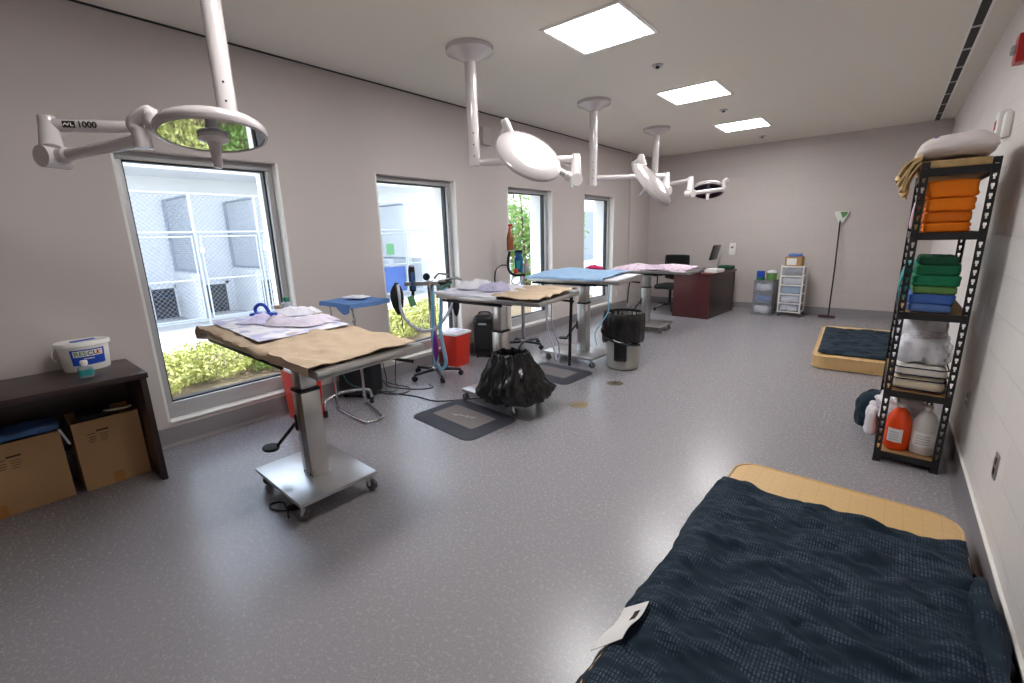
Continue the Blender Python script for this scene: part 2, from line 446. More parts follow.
def cove(name, a, b, nrm, h=.125):
    """grey cove base with a rounded foot"""
    a, b, n = V(a), V(b), V(nrm); prof = [(0, h), (.008, h), (.01, h - .004), (.01, .03), (.016, .014), (.03, .004), (.045, 0), (0, 0)]
    m = MB(); A = [m.b.verts.new(a + n * x + V((0, 0, z))) for x, z in prof]; B = [m.b.verts.new(b + n * x + V((0, 0, z))) for x, z in prof]
    k = len(prof)
    for i in range(k): m.b.faces.new((A[i], A[(i + 1) % k], B[(i + 1) % k], B[i]))
    m.b.faces.new(A); m.b.faces.new(B[::-1])
    struct(m.build(name, 'cove'))
cove('baseboard_left', (XL, YF, 0), (XL, YB, 0), (1, 0, 0), .15)
cove('baseboard_back', (XL, YB, 0), (XR, YB, 0), (0, -1, 0))
cove('baseboard_right', (XR, YF, 0), (XR, YB, 0), (-1, 0, 0))
struct(MB().b2((XR - .014, YF, .125), (XR, YB, .137), .003).build('baseboard_highlight', 'white'))  # white strip standing in for the bright highlight along the cove's top edge

# windows: aluminium frame set back in the wall, dark gasket, one pane, white sill
for k, (y0, y1) in enumerate(WIN):
    root = MB(); xi, xo, fw = XL - .085, XL - .17, .055
    for lo, hi in (((xo, y0, ZS + .13), (xi, y0 + fw, ZT - fw)), ((xo, y1 - fw, ZS + .13), (xi, y1, ZT - fw)), ((xo, y0, ZT - fw), (xi, y1, ZT)), ((xo, y0, ZS), (xi, y1, ZS + .13))):
        root.b2(lo, hi, .004)
    r = struct(root.build(f'window_{k+1}', 'frame'))
    g = MB(); xg = XL - .125; a, b, c, d = y0 + fw, y1 - fw, ZS + .13, ZT - fw
    for lo, hi in (((xo - .002, a, c + .012), (xi - .03, a + .012, d - .012)), ((xo - .002, b - .012, c + .012), (xi - .03, b, d - .012)), ((xo - .002, a, d - .012), (xi - .03, b, d)), ((xo - .002, a, c), (xi - .03, b, c + .012))): g.b2(lo, hi)
    struct(g.build('gasket', 'frame_dark', r))
    struct(MB().b2((xg - .004, a, c), (xg, b, d)).build('pane', 'glass', r))
    jb = MB(); jb.b2((XL - .085, y1 - .004, ZS + .012), (XL + .001, y1 + .012, ZT)); jb.b2((XL - .085, y0 - .012, ZS + .012), (XL + .001, y0 + .004, ZT)); struct(jb.build('window_jamb', 'sill', r))
    struct(MB().b2((XL - .085, y0, ZS - .002), (XL + .012, y1, ZS + .012), .003).build('window_sill', 'sill', r))

# ------------------------------------------------------------------ ceiling fittings
for i, y in enumerate((1.24, 3.38, 5.51, 7.63)):
    lab = ['square white ceiling light panel nearest the viewer', 'largest bright ceiling panel, beside the second lamp post', 'middle of the three bright ceiling panels in view', 'smallest bright ceiling panel, farthest away near the back wall'][i]
    t = thing('ceiling_light', lab, 'ceiling light', (-1.87, y, ZC), 0, 'ceiling light panels')
    f = MB()
    for lo, hi in (((-.325, -.325, -.012), (.325, -.295, 0)), ((-.325, .295, -.012), (.325, .325, 0)), ((-.325, -.295, -.012), (-.295, .295, 0)), ((.295, -.295, -.012), (.325, .295, 0))): f.b2(lo, hi, .002)
    f.build('frame', 'white', t)
    MB().b2((-.295, -.295, -.006), (.295, .295, -.001)).build('diffuser', 'diffuser', t)
t = thing('air_slot_diffuser', 'long black slot air vent in white ceiling beside the right wall', 'vent', (.306, 2.5, ZC))
f = MB(); f.b2((-.045, -4, -.006), (-.028, 7.1, .0), .001); f.b2((.028, -4, -.006), (.045, 7.1, .0), .001); f.build('frame', 'white', t)
MB().b2((-.028, -4, -.003), (.028, 7.1, 0)).build('slot', 'slot_black', t)
for i in range(18): MB().b2((-.028, -3.8 + i * .6, -.005), (.028, -3.75 + i * .6, 0.)).build('spacer', 'frame', t)
for y, lab in ((4.39, 'small ceiling sprinkler cap between the largest and middle light panels'), (6.52, 'small ceiling sprinkler cap between middle and smallest light panels'), (8.77, 'small ceiling sprinkler cap beyond the smallest light panel')):
    t = thing('ceiling_sprinkler', lab, 'sprinkler', (-1.835, y, ZC), 0, 'ceiling sprinkler caps')
    MB().lathe([(.045, -.012), (.05, -.004), (.05, 0)]).build('cap', 'frame', t)
    MB().lathe([(.012, -.03), (.02, -.026), (.012, -.012)]).build('head', 'frame_dark', t)

# ------------------------------------------------------------------ outside
struct(MB().b2((-14, -6, -.12), (XO, 26, -.02)).build('ground', 'concrete'))
struct(MB().b2((-7.6, -4, -.02), (XO, 10, .0)).build('ground_bed', 'mulch'))
bw = MB(); bw.b2((-12, -6, -.02), (-11.6, 26, 5.2))
bld = thing('kennel_building', 'white kennel block with low dog doors across the yard', 'building', (-11.8, 3, 0))
bw.build('wall', 'ext_wall', bld, world=True)
MB().b2((-12, -6, 2.85), (-10.35, 9.4, 3.05)).build('porch_roof', 'ext_wall', bld, world=True)
for y in (.35, 1.48, 2.62, 3.6, 4.72, 5.84, 6.9, 8.0):
    d = MB()
    for lo, hi in (((-11.6, y - .26, .0), (-11.54, y - .2, .68)), ((-11.6, y + .2, 0), (-11.54, y + .26, .68)), ((-11.6, y - .26, .62), (-11.54, y + .26, .68))): d.b2(lo, hi)
    q = d.build('dog_door', 'ext_white', bld, world=True)
    MB().b2((-11.6, y - .2, 0), (-11.57, y + .2, .62)).build('flap', 'slot_black', q, world=True)
for y in (.66, 1.78, 2.9, 4.02, 5.15, 6.27, 7.39, 8.5):
    MB().b2((-11.6, y - .05, 0), (-10.3, y + .05, .95)).build('low_wall', 'ext_wall', bld, world=True)
def chain(m, o, u, v, lu, lv, step=.085, r=.0028):
    """diamond mesh of crossing wires on the rectangle o + u*[0,lu] + v*[0,lv]"""
    o, u, v = V(o), V(u), V(v)
    for sgn in (1, -1):
        k = -lv
        while k < lu + lv:
            pts = []
            for t in (0, lv):
                pass
            a0, b0 = k, 0.; a1, b1 = k + lv, lv
            if sgn < 0: a0, a1 = k + lv, k
            lo, hi = 0., 1.
            da = a1 - a0
            t0, t1 = sorted(((0 - a0) / da, (lu - a0) / da)); lo, hi = max(lo, t0), min(hi, t1)
            if hi - lo > .01:
                p = o + u * (a0 + da * lo) + v * (lv * lo); q = o + u * (a0 + da * hi) + v * (lv * hi)
                m.tube([p, q], r, 3, cap=False)
            k += step
lv = MB()
for k in range(26): lv.b2((-11.6, 19.1, .3 + k * .085), (-11.55, 21.4, .36 + k * .085), .0)
lv.b2((-11.6, 19., .2), (-11.58, 21.5, 2.55)); lv.build('louvre', 'galv_wire', bld, world=True)
posts = (-.3, .66, 1.78, 2.92, 4.04, 5.17, 6.3, 7.75, 8.9)
fn = thing('kennel_fence', 'galvanised chain link kennel fronts under the porch outside', 'fence', (-10, 3, 0))
for y in posts: MB().cyl((-10, y, -.02), (-10, y, 2.42), .03, seg=10).build('post', 'galv', fn, world=True)
r = MB()
for z in (2.4, 1.72, .08): r.cyl((-10, posts[0], z), (-10, posts[-1], z), .02, seg=8)
r.build('rail', 'galv', fn, world=True)
for a, b in zip(posts, posts[1:]):
    g = MB(); 
    for p, q in (((a + .07, .1), (a + .07, 1.66)), ((b - .07, .1), (b - .07, 1.66)), ((a + .07, 1.64), (b - .07, 1.64)), ((a + .07, .12), (b - .07, .12)), ((a + .07, .85), (b - .07, .85))):
        g.cyl((-9.98, p[0], p[1]), (-9.98, q[0], q[1]), .016, seg=8)
    gt = g.build('gate', 'galv', fn, world=True)
    MB().b2((-9.98, a + .03, 1.34), (-9.93, a + .09, 1.44), .01).build('latch', 'ext_white', gt, world=True)
wv = MB(); chain(wv, (-10, .66, .08), (0, 1, 0), (0, 0, 1), 8.24, 2.32); wv.build('chain_mesh', 'galv_wire', fn, world=True)
for y in (.66, 1.78, 2.92, 4.04, 5.17, 6.3, 7.75):
    pt = MB()
    for z in (.99, 2.38): pt.cyl((-11.58, y, z), (-10, y, z), .024, seg=8)
    pt.cyl((-11.56, y, .97), (-11.56, y, 2.38), .03, seg=8)
    q = pt.build('side_panel', 'galv_wire', fn, world=True)
    wv = MB(); chain(wv, (-11.56, y, .97), (1, 0, 0), (0, 0, 1), 1.55, 1.4, .07, .0045); wv.build('chain_mesh', 'galv_wire', q, world=True)
MB().b2((-10.08, 6.4, .12), (-10.05, 7.68, .78)).build('blue_screen', 'blue_panel', fn, world=True)
t = tag(MB().b2((-9.965, 7.07, 1.1), (-9.955, 7.3, 1.38)).build('notice_sign', 'green_tag'), 'small green notice on the kennel fence outside the second window', 'sign')

def leaves(m, c, rad, n, size, seed, flat=1.):
    rr = random.Random(seed)
    for i in range(n):
        while True:
            d = V((rr.uniform(-1, 1), rr.uniform(-1, 1), rr.uniform(-1, 1)))
            if .2 < d.length < 1: break
        d = d.normalized() * rr.uniform(.55, 1.) ** .6
        k = 1 + .35 * noise.noise(d * 2.3 + V((seed, 0, 0)))
        p = V(c) + V((d.x * rad[0], d.y * rad[1], d.z * rad[2])) * k
        if p.z < .02: p.z = .02 + rr.random() * .05
        a = V((rr.gauss(0, 1), rr.gauss(0, 1), rr.gauss(0, 1))).normalized(); b = a.orthogonal().normalized()
        b = (Matrix.Rotation(rr.uniform(0, 6.3), 3, a) @ b); w_ = a.cross(b) * size * .45; b = b * size * rr.uniform(.7, 1.3)
        up = a * size * .12
        vs = [m.b.verts.new(q) for q in (p - b, p + w_ + up, p + b, p - w_ + up)]
        m.b.faces.new(vs)
SH = [(-5.75, 1.05, .46, .4, 'leaf_yellow', 'yellow shrub nearest the cabinet, low in the first window'), (-5.95, 1.72, .48, .38, 'leaf_yellow', 'yellow shrub in the middle of the first window bed'),
      (-5.7, 2.4, .45, .33, 'leaf_green', 'greyish green low shrub at the right of the first window'),
      (-5.9, 4.05, .5, .42, 'leaf_yellow', 'yellow shrub at the near side of the second window bed'), (-6.1, 4.9, .55, .45, 'leaf_yellow', 'yellow shrub in the middle of the second window bed'),
      (-6.4, 5.8, .55, .45, 'leaf_yellow', 'yellow shrub at the far side of the second window bed')]
for i, (x, y, r, h, m, lab) in enumerate(SH):
    t = thing('shrub', lab, 'shrub', (x, y, 0), 0, 'shrubs in the bed outside the windows')
    f = MB(); leaves(f, (0, 0, h * .48), (r * 1.05, r, h * .55), 2600, .028, i + 3); f.build('foliage', m, t, smooth=False)
    s_ = MB(); rr = random.Random(i)
    for k in range(7):
        a = rr.uniform(0, 6.3); s_.tube([(0, 0, 0), (.4 * r * math.cos(a), .4 * r * math.sin(a), h * .4), (.75 * r * math.cos(a), .75 * r * math.sin(a), h * .8)], .006, 5)
    s_.build('stem', 'bark', t)
t = thing('flowering_tree', 'bright green flowering tree seen through the third window', 'tree', (-7.4, 9.6, 0))
f = MB()
for k, (c, r) in enumerate((((0, 0, 2.5), (1.2, 1.3, 1.3)), ((.3, .8, 1.5), (.9, .9, .8)), ((-.5, -.6, 1.6), (.9, .8, .8)), ((.1, .1, 3.6), (.9, .9, .7)), ((.2, .4, .8), (.9, .9, .6)))): leaves(f, c, r, 2600, .06, 20 + k)
f.build('foliage', 'leaf_tree', t, smooth=False)
f = MB(); leaves(f, (0, 0, 2.2), (1.35, 1.4, 1.6), 800, .05, 41); f.build('blossom', 'petal', t, smooth=False)
s_ = MB()
for a in (0, 1.3, 2.7, 4.1, 5.2): s_.tube([(.05 * math.cos(a), .05 * math.sin(a), -.02), (.25 * math.cos(a), .25 * math.sin(a), 1.), (.7 * math.cos(a), .7 * math.sin(a), 2.6)], [.05, .035, .015], 7)
s_.build('trunk', 'bark', t)

# ------------------------------------------------------------------ camera, sky, sun
cam = bpy.data.cameras.new('camera'); cam.sensor_width = 36; cam.lens = 450.56 / 1024 * 36; cam.clip_start = .02
co = bpy.data.objects.new('camera', cam); COL.objects.link(co); SC.camera = co
yaw, pit, rol = (math.radians(a) for a in (39.70428231, -13.24077585, -1.61642028))
F = V((-math.sin(yaw) * math.cos(pit), math.cos(yaw) * math.cos(pit), math.sin(pit))); R0 = V((math.cos(yaw), math.sin(yaw), 0)); U0 = R0.cross(F)
R_ = R0 * math.cos(rol) + U0 * math.sin(rol); U_ = -R0 * math.sin(rol) + U0 * math.cos(rol)
mw = Matrix.Identity(4)
for i in range(3): mw[i][0], mw[i][1], mw[i][2] = R_[i], U_[i], -F[i]
mw[2][3] = 1.5
co.matrix_world = mw
wd = bpy.data.worlds.new('sky'); SC.world = wd; wd.use_nodes = True; nt = wd.node_tree
bg = nt.nodes['Background']; sk = nt.nodes.new('ShaderNodeTexSky'); sk.sky_type = 'NISHITA'; sk.sun_disc = False; sk.sun_elevation = math.radians(58); sk.sun_rotation = math.radians(198)
mxs = nt.nodes.new('ShaderNodeMix'); mxs.data_type = 'RGBA'; mxs.inputs[0].default_value = .6; mxs.inputs[7].default_value = (2.3, 2.3, 2.35, 1); nt.links.new(sk.outputs[0], mxs.inputs[6]); nt.links.new(mxs.outputs[2], bg.inputs[0]); bg.inputs[1].default_value = SKY
sl = bpy.data.lights.new('sun', 'SUN'); sl.energy = SUN; sl.angle = .01; sl.color = (1, .96, .9)
so = bpy.data.objects.new('sun', sl); COL.objects.link(so); so.rotation_euler = V((.15, .45, -.88)).to_track_quat('-Z', 'Y').to_euler(); so.location = (-8, -3, 9)
SC.view_settings.view_transform = 'Standard'; SC.view_settings.look = 'None'; SC.view_settings.gamma = 1; SC.view_settings.use_curve_mapping = False
SC.view_settings.exposure = EXPO
SC.cycles.use_denoising = True
SC.cycles.max_bounces = 10; SC.cycles.diffuse_bounces = 6; SC.cycles.transparent_max_bounces = 16; SC.cycles.sample_clamp_indirect = 8.

# ------------------------------------------------------------------ surgical lights
def surgical_light(label, px, py, zb, E, elow, aend, hc, nlens, r, marks=None, hook=.05):
    """ceiling flange, pole, fixed arm to an elbow, folded spring arm, hooked yoke and disc head"""
    t = thing('surgical_light', label, 'surgical light', (px, py, ZC), 0, 'ceiling mounted surgical lights')
    B = lambda m, n, mt='lamp_white', par=t, **k: m.build(n, mt, par, world=True, **k)
    B(MB().lathe([(.05, -.105), (.075, -.09), (.17, -.045), (.19, -.035), (.19, 0)], (px, py, ZC), 40), 'ceiling_flange')
    pole = B(MB().cyl((px, py, zb + .0), (px, py, ZC - .05), .047, seg=28), 'pole')
    b = MB(); E, L_, A, H = V(E), V(elow), V(aend), V(hc)
    for k in range(3):
        d = V((-px, -py, 0)).normalized(); p = V((px, py, zb + .06 + .09 * k)) + d * .0465; b.cyl(p, p + d * .003, .006, seg=10)
    B(b, 'screw', 'dark_metal', pole)
    root = V((px, py, E.z)); d = (E - root).normalized()
    m = MB().cyl((px, py, zb - .012), (px, py, zb + .05), .05, seg=28); B(m, 'pole_cap')
    arm = B(MB().tube([root + d * .03, E - d * .03], .03, 20), 'fixed_arm')
    m = MB(); top, low = E + V((0, 0, .04)), L_ + V((0, 0, .035)); m.tube([top, E, low], [.034, .037, .047], 20); m.tube([E + d * -.12 + V((0, 0, -.025)), E * .45 + low * .55], .006, 8)
    B(m, 'elbow')
    sd = (A - L_).normalized(); ax = sd.cross(V((0, 0, 1))).normalized()
    m = MB(); m.cyl(L_ - ax * .055, L_ + ax * .055, .05, seg=28); el = B(m, 'elbow_joint')
    m = MB(); m.tube([L_, L_ + sd * .09, L_ + sd * .1, A - sd * .05, A - sd * .04, A + sd * .015], [.034, .036, .027, .027, .031, .033], 18); B(m, 'spring_arm')
    n = V(nlens).normalized()
    # yoke: leaves the end of the spring arm, arches over and lands on the rim of the head
    rad = (A - H); rad = (rad - n * rad.dot(n)).normalized(); side = n.cross(rad)
    land = H + rad * r * .97 - n * .02
    up = V((0, 0, 1)); away = sd
    p1 = A + sd * .015
    c1 = p1 + V((0, 0, -.02)) + (p1 - H).normalized() * .02
    m = MB(); m.tube([A + V((0, 0, -.035)), A + V((0, 0, min(.05, hook * .6)))], .036, 20)
    top = (A + land) / 2 + V((0, 0, hook)); side2 = (land - A).cross(V((0, 0, 1)))
    side2 = side2.normalized() if side2.length > .01 else ax
    m.tube([A + V((0, 0, .02)), A + V((0, 0, hook * .8)) - (land - A) * .18, top, land + rad * .05 + V((0, 0, .045)), land - rad * .03], [.031, .032, .034, .032, .026], 16, smooth=7)
    B(m, 'yoke')
    f = frame_mtx(H, rad, n)           # local +Z looks out of the lens
    m = MB(); m.lathe([(0, -.062), (r * .35, -.06), (r * .7, -.05), (r * .93, -.03), (r, -.008), (r * 1.005, .008), (r * .985, .02), (r * .93, .024), (r * .92, .016), (0, .016)], seg=56, mtx=f)
    head = B(m, 'lamp_head', 'head_white')
    B(MB().lathe([(0, .0165), (r * .915, .0165), (r * .915, .0195), (0, .0195)], seg=56, mtx=f), 'lens', 'lens' if r > .221 else 'lens_dark', head)
    m = MB(); m.lathe([(.0, .02), (.062, .02), (.064, .034), (.05, .042), (.03, .05), (.024, .075), (.02, .13), (.0165, .16), (.0, .163)], seg=24, mtx=f); B(m, 'handle', 'lamp_white', head)
    if marks:
        fx = frame_mtx(root + d * 0 , d, (0, 0, 1))
        # lettering on the side of the fixed arm that faces the room
        out = d.cross(V((0, 0, 1))); 
        if out.dot(V((1, 0, 0))) < 0: out = -out
        xdir = V((0, 0, 1)).cross(out).normalized()
        c = E - d * marks
        mm = frame_mtx(c + out * .0302, xdir, out)
        MB().prism([(-.026, -.015), (.026, -.015), (.026, .015), (-.026, .015)], -.004, .0006, mm @ Matrix.Translation((-.071, 0, 0))).build('maker_badge', 'black', arm, world=True)
        inv = wm(arm).inverted()
        zig = MB(); q = mm @ Matrix.Translation((-.071, 0, .001)) @ Matrix.Scale(.66, 4)
        for a, b_ in (((-.034, -.009), (-.02, .009)), ((-.02, .009), (-.008, -.008)), ((-.008, -.008), (.004, .009)), ((.014, .01), (.014, -.01)), ((.014, -.01), (.03, -.01))):
            a, b_ = V((*a, 0)), V((*b_, 0)); zig.tube([q @ a, q @ b_], .0022, 5)
        zig.build('badge_mark', 'white', arm, world=True)
        text('model_number', '1000', .041, 'black', arm, inv @ mm @ Matrix.Translation((.005, -.001, .0005)), .0008, bold=.0009)
    return t
surgical_light('white surgical light nearest the viewer, over the tan covered table, lettered arm', -2.8, 1.07, 2.07, (-3.268, .42, 2.09), (-3.2, .405, 1.93), (-2.72, .655, 1.972), (-2.47, .866, 2.0), (.15, -.05, -.988), .225, marks=.17, hook=.1)
surgical_light('white surgical light second from the viewer, showing its broad white back', -2.8, 2.943, 2.09, (-2.123, 3.464, 2.108), (-2.11, 3.44, 1.935), (-2.56, 3.06, 2.28), (-2.318, 3.07, 2.114), (-.702, .239, -.671), .28)
surgical_light('white surgical light third from the viewer, disc tilted nearly edge on', -2.83, 5.0, 2.07, (-2.152, 5.548, 2.136), (-2.14, 5.52, 1.965), (-2.23, 4.86, 2.18), (-1.998, 4.764, 1.982), (-.791, -.03, -.611), .28)
surgical_light('smallest and farthest surgical light, with a dark lens, near the back wall', -2.85, 6.88, 2.13, (-2.12, 6.314, 2.142), (-2.115, 6.29, 1.97), (-1.85, 6.86, 2.035), (-2.079, 6.92, 2.047), (.115, -.418, -.901), .22)

# ------------------------------------------------------------------ operating tables
def caster(par, x, y, ztop, r=.036, ang=0., world=True):
    c = MB(); c.b2((x - .03, y - .025, ztop - .006), (x + .03, y + .025, ztop)); d = V((math.cos(ang), math.sin(ang), 0)); s = V((-d.y, d.x, 0)); w_ = V((x, y, r)) + d * .02
    for k in (-1, 1): c.tube([V((x, y, ztop - .005)) + s * .019 * k, w_ + s * .019 * k], [.014, .009], 8)
    o = c.build('caster', 'chrome', par, world=world)
    m = MB(); m.lathe([(r * .55, -.013), (r * .92, -.012), (r, -.006), (r, .006), (r * .92, .012), (r * .55, .013)], seg=20, mtx=frame_mtx(w_, d, s)); m.b.faces.ensure_lookup_table()
    m.build('wheel', 'wheel_grey', o, world=world)
    return o
def operating_table(label, bc, bs, bang, col, zt, top, roll, zcol, pedal=True, pitch=0.):
    x0, x1, y0, y1 = top
    t = thing('operating_table', label, 'table', (bc[0], bc[1], 0), 0, 'steel operating tables')
    B = lambda m, n, mt='steel', par=t, **k: m.build(n, mt, par, world=True, **k)
    R = Matrix.Translation((bc[0], bc[1], 0)) @ Matrix.Rotation(bang, 4, 'Z')
    hx, hy = bs[0] / 2, bs[1] / 2
    B(MB().b2((-hx, -hy, .098), (hx, hy, .122), .004, R), 'base_plate', 'steel_plate')
    for sx in (-1, 1):
        for sy in (-1, 1):
            p = R @ V((sx * (hx - .04), sy * (hy - .04), 0)); caster(t, p.x, p.y, .098, .036, RND.uniform(0, 6.3))
    cx, cy = col; w = .056
    C_ = MB().b2((cx - w, cy - w, .122), (cx + w, cy + w, zcol), .004); c_ = B(C_, 'column')
    B(MB().b2((cx - .006, cy - w - .0015, .13), (cx - .004, cy - w + .001, zcol - .01)), 'seam', 'dark_metal', c_)
    m = MB()
    for k in (-1, 0, 1): m.cyl((cx + k * .035, cy - w - .003, .14), (cx + k * .035, cy - w + .002, .14), .006, seg=8)
    B(m, 'bolt', 'dark_metal', c_)
    B(MB().b2((cx - w - .005, cy - w - .005, zcol), (cx + w + .005, cy + w + .005, zcol + .018), .004), 'collar', 'rubber')
    B(MB().b2((cx - w + .008, cy - w + .008, zcol + .018), (cx + w - .008, cy + w - .008, zt - .085), .003), 'inner_column')
    # tilt head and cross beam under the top
    m = MB(); m.b2((cx - .2, cy - .09, zt - .085), (cx + .2, cy + .09, zt - .05), .008); m.cyl((cx - .28, cy, zt - .07), (cx + .3, cy, zt - .07), .018, seg=12)
    B(m, 'tilt_head', 'black_plastic')
    TM = Matrix.Translation((x1, y0, zt)) @ Matrix.Rotation(pitch, 4, 'Y') @ Matrix.Rotation(roll, 4, 'X') @ Matrix.Translation((-x1, -y0, -zt))
    m = MB(); m.b2((x0, y0, zt - .042), (x1, y1, zt - .004), .004, TM)
    B(m, 'tabletop')
    m = MB()
    m.b2((x0 + .06, y0 + .02, zt - .074), (x1 - .4, y0 + .034, zt - .05), .002, TM)
    for xx in (x0 + .12, x1 - .52): m.b2((xx, y0 + .02, zt - .066), (xx + .03, y0 + .08, zt - .044), 0, TM)
    B(m, 'accessory_rail', 'dark_metal')
    m = MB(); m.tube([TM @ V((x1 - .2, y1 - .2, zt - .06)), TM @ V((x1 - .1, y1 - .12, zt - .075)), TM @ V((x1 - .02, y1 - .06, zt - .09))], [.008, .007, .01], 8); B(m, 'tilt_lever', 'black_plastic')
    if pedal:
        m = MB(); p0 = V((cx - w, cy - w + .02, .46)); p1 = V((cx - .14, cy - .15, .31))
        m.b2((cx - w - .012, cy - w - .006, .4), (cx - w + .01, cy - w + .03, .5), .004)
        m.tube([p0, p0 + V((-.03, -.02, -.03)), p1], [.011, .011, .009], 10); pd = B(m, 'pump_lever', 'dark_metal')
        B(MB().lathe([(.0, -.008), (.05, -.008), (.055, 0), (.05, .008), (0, .01)], (p1.x - .03, p1.y - .025, p1.z - .01), 20, sx=1.1, sy=.85), 'pedal', 'rubber', pd)
    return t, TM
def drape(name, m, label, cat, cl, top, TM, zt, base, wr=.006, sd=0., th=.004, n=60, grp=None, droop=None, rot=0., fn=None):
    """cloth laid on a table top; what passes the edge hangs down.  cl = (x0,x1,y0,y1) of the cloth, top = the table"""
    tx0, tx1, ty0, ty1 = top; x0, x1, y0, y1 = cl; cx, cy = (x0 + x1) / 2, (y0 + y1) / 2
    cr, sr = math.cos(rot), math.sin(rot)
    def P(u, v):
        x = x0 + (x1 - x0) * u; y = y0 + (y1 - y0) * v
        x, y = cx + (x - cx) * cr - (y - cy) * sr, cy + (x - cx) * sr + (y - cy) * cr
        q = V((x * 7, y * 7, sd))
        z = zt + base + wr * (1 + 1.2 * noise.noise(q) + .5 * noise.noise(q * 2.7) + .9 * abs(noise.noise(V((x * 3 + y * 9, y * 2, sd + 4)))))
        e = .008 + 1.2 * wr * (1 + noise.noise(V((x * 11, y * 11, sd))))
        dx = tx0 - x if x < tx0 else (x - tx1 if x > tx1 else 0); dy = ty0 - y if y < ty0 else (y - ty1 if y > ty1 else 0)
        d = max(dx, dy)
        if dx > 0: x = (tx0 - e - .1 * dx) if x < tx0 else tx1 + e + .1 * dx
        if dy > 0: y = (ty0 - e - .1 * dy) if y < ty0 else ty1 + e + .1 * dy
        z -= d * .95
        if fn: x, y, z = fn(x, y, z, u, v)
        return TM @ V((x, y, z))
    o = MB().sheet(P, n, max(8, int(n * abs(y1 - y0) / abs(x1 - x0))), th).build(name, m, ang=60)
    return tag(o, label, cat, grp)
def bundle(name, m, label, cat, c, size, seed, rot=0., TM=Matrix(), knot=True):
    """soft parcel wrapped in film, with a twisted tail"""
    t = thing(name, label, cat, TM @ V(c), rot)
    MB().soft((0, 0, size[2] / 2), size, min(size) * .45, 18, size[2] * .55, 13, seed, fn=lambda p: V((p.x, p.y, p.z if p.z > 0 else max(p.z, -size[2] * .5)))).build('parcel', m, t)
    k = MB(); L = size[0] / 2
    k.sheet(lambda u, v: (L * .8 + u * L * .75, (v - .5) * size[1] * (.3 + u * .8), size[2] * (.35 - .22 * u) + .018 * math.sin(v * 22 + u * 4) * (.4 + u)), 10, 24, .002)
    if knot: k.build('tail', 'lavender', t)
    return t
def crumple(name, m, label, cat, c, size, h, seed, rot=0., n=54):
    """soft heap of crumpled film: irregular outline, sharp creases"""
    b = MB()
    def P(u, v):
        a = u * 2 * PI; q = V((math.cos(a) * 1.6, math.sin(a) * 1.6, seed)); k = 1 + .35 * noise.noise(q) + .25 * noise.noise(q * 3)
        x, y = size[0] / 2 * k * v * math.cos(a), size[1] / 2 * k * v * math.sin(a)
        p = V((x * 9, y * 9, seed)); lobe = max(.12, .5 + 1.1 * noise.noise(p * .55 + V((0, 7, 0)))); rg = 1 - 2 * abs(noise.noise(p)); r2 = 1 - 2 * abs(noise.noise(p * 2.3 + V((5, 0, 0))))
        z = 1.25 * h * (1 - v ** 3) * lobe * (.6 + .45 * rg + .3 * r2) + .012 * (1 - v) + .004 * (1 + noise.noise(p * 3)) * min(1, (1 - v) * 6)
        return (x, y, max(.003, z))
    rings = [[P(i / n, j / 22) for i in range(n)] for j in range(1, 23)]
    top = b.b.verts.new(P(0, 0)); vs = [[b.b.verts.new(p) for p in r] for r in rings]
    for i in range(n): b.b.faces.new((top, vs[0][i], vs[0][(i + 1) % n]))
    for r, s in zip(vs, vs[1:]):
        for i in range(n): b.b.faces.new((r[i], s[i], s[(i + 1) % n], r[(i + 1) % n]))
    b.b.faces.new([b.b.verts.new((p.co.x, p.co.y, 0)) for p in vs[-1]][::-1])
    b.b.verts.ensure_lookup_table(); lo = b.b.verts[-n:]
    for i in range(n): b.b.faces.new((vs[-1][i], lo[i], lo[(i + 1) % n], vs[-1][(i + 1) % n]))
    return tag(b.build(name, m, loc=c, rotz=rot, ang=50), label, cat)
T1 = (-3.23, -1.79, .872, 1.45); Z1 = .965
t1, TM1 = operating_table('steel operating table nearest the viewer, covered in a tan cloth and pads', (-2.585, 1.165), (.64, .47), math.radians(-2), (-2.55, 1.16), Z1, T1, math.radians(1.), .65, pitch=math.radians(1.1))
T2 = (-3.17, -2.0, 2.74, 3.33); Z2 = 1.0
t2, TM2 = operating_table('steel operating table second from the viewer, black trash bag on its base', (-2.585, 2.97), (.66, .45), math.radians(-4), (-2.62, 3.0), Z2, T2, math.radians(3.), .66, pedal=False)
T3 = (-3.36, -2.14, 4.36, 4.98); Z3 = 1.0
t3, TM3 = operating_table('steel operating table third from the viewer, under a light blue drape', (-2.77, 4.57), (.7, .47), math.radians(-3), (-2.69, 4.58), Z3, T3, math.radians(2.5), .70)
T4 = (-3.3, -2.08, 6.4, 7.0); Z4 = .945
t4, TM4 = operating_table('farthest operating table, under a pink patterned cloth near the dark desk', (-2.83, 6.7), (.68, .5), 0, (-2.82, 6.68), Z4, T4, math.radians(2.), .66)

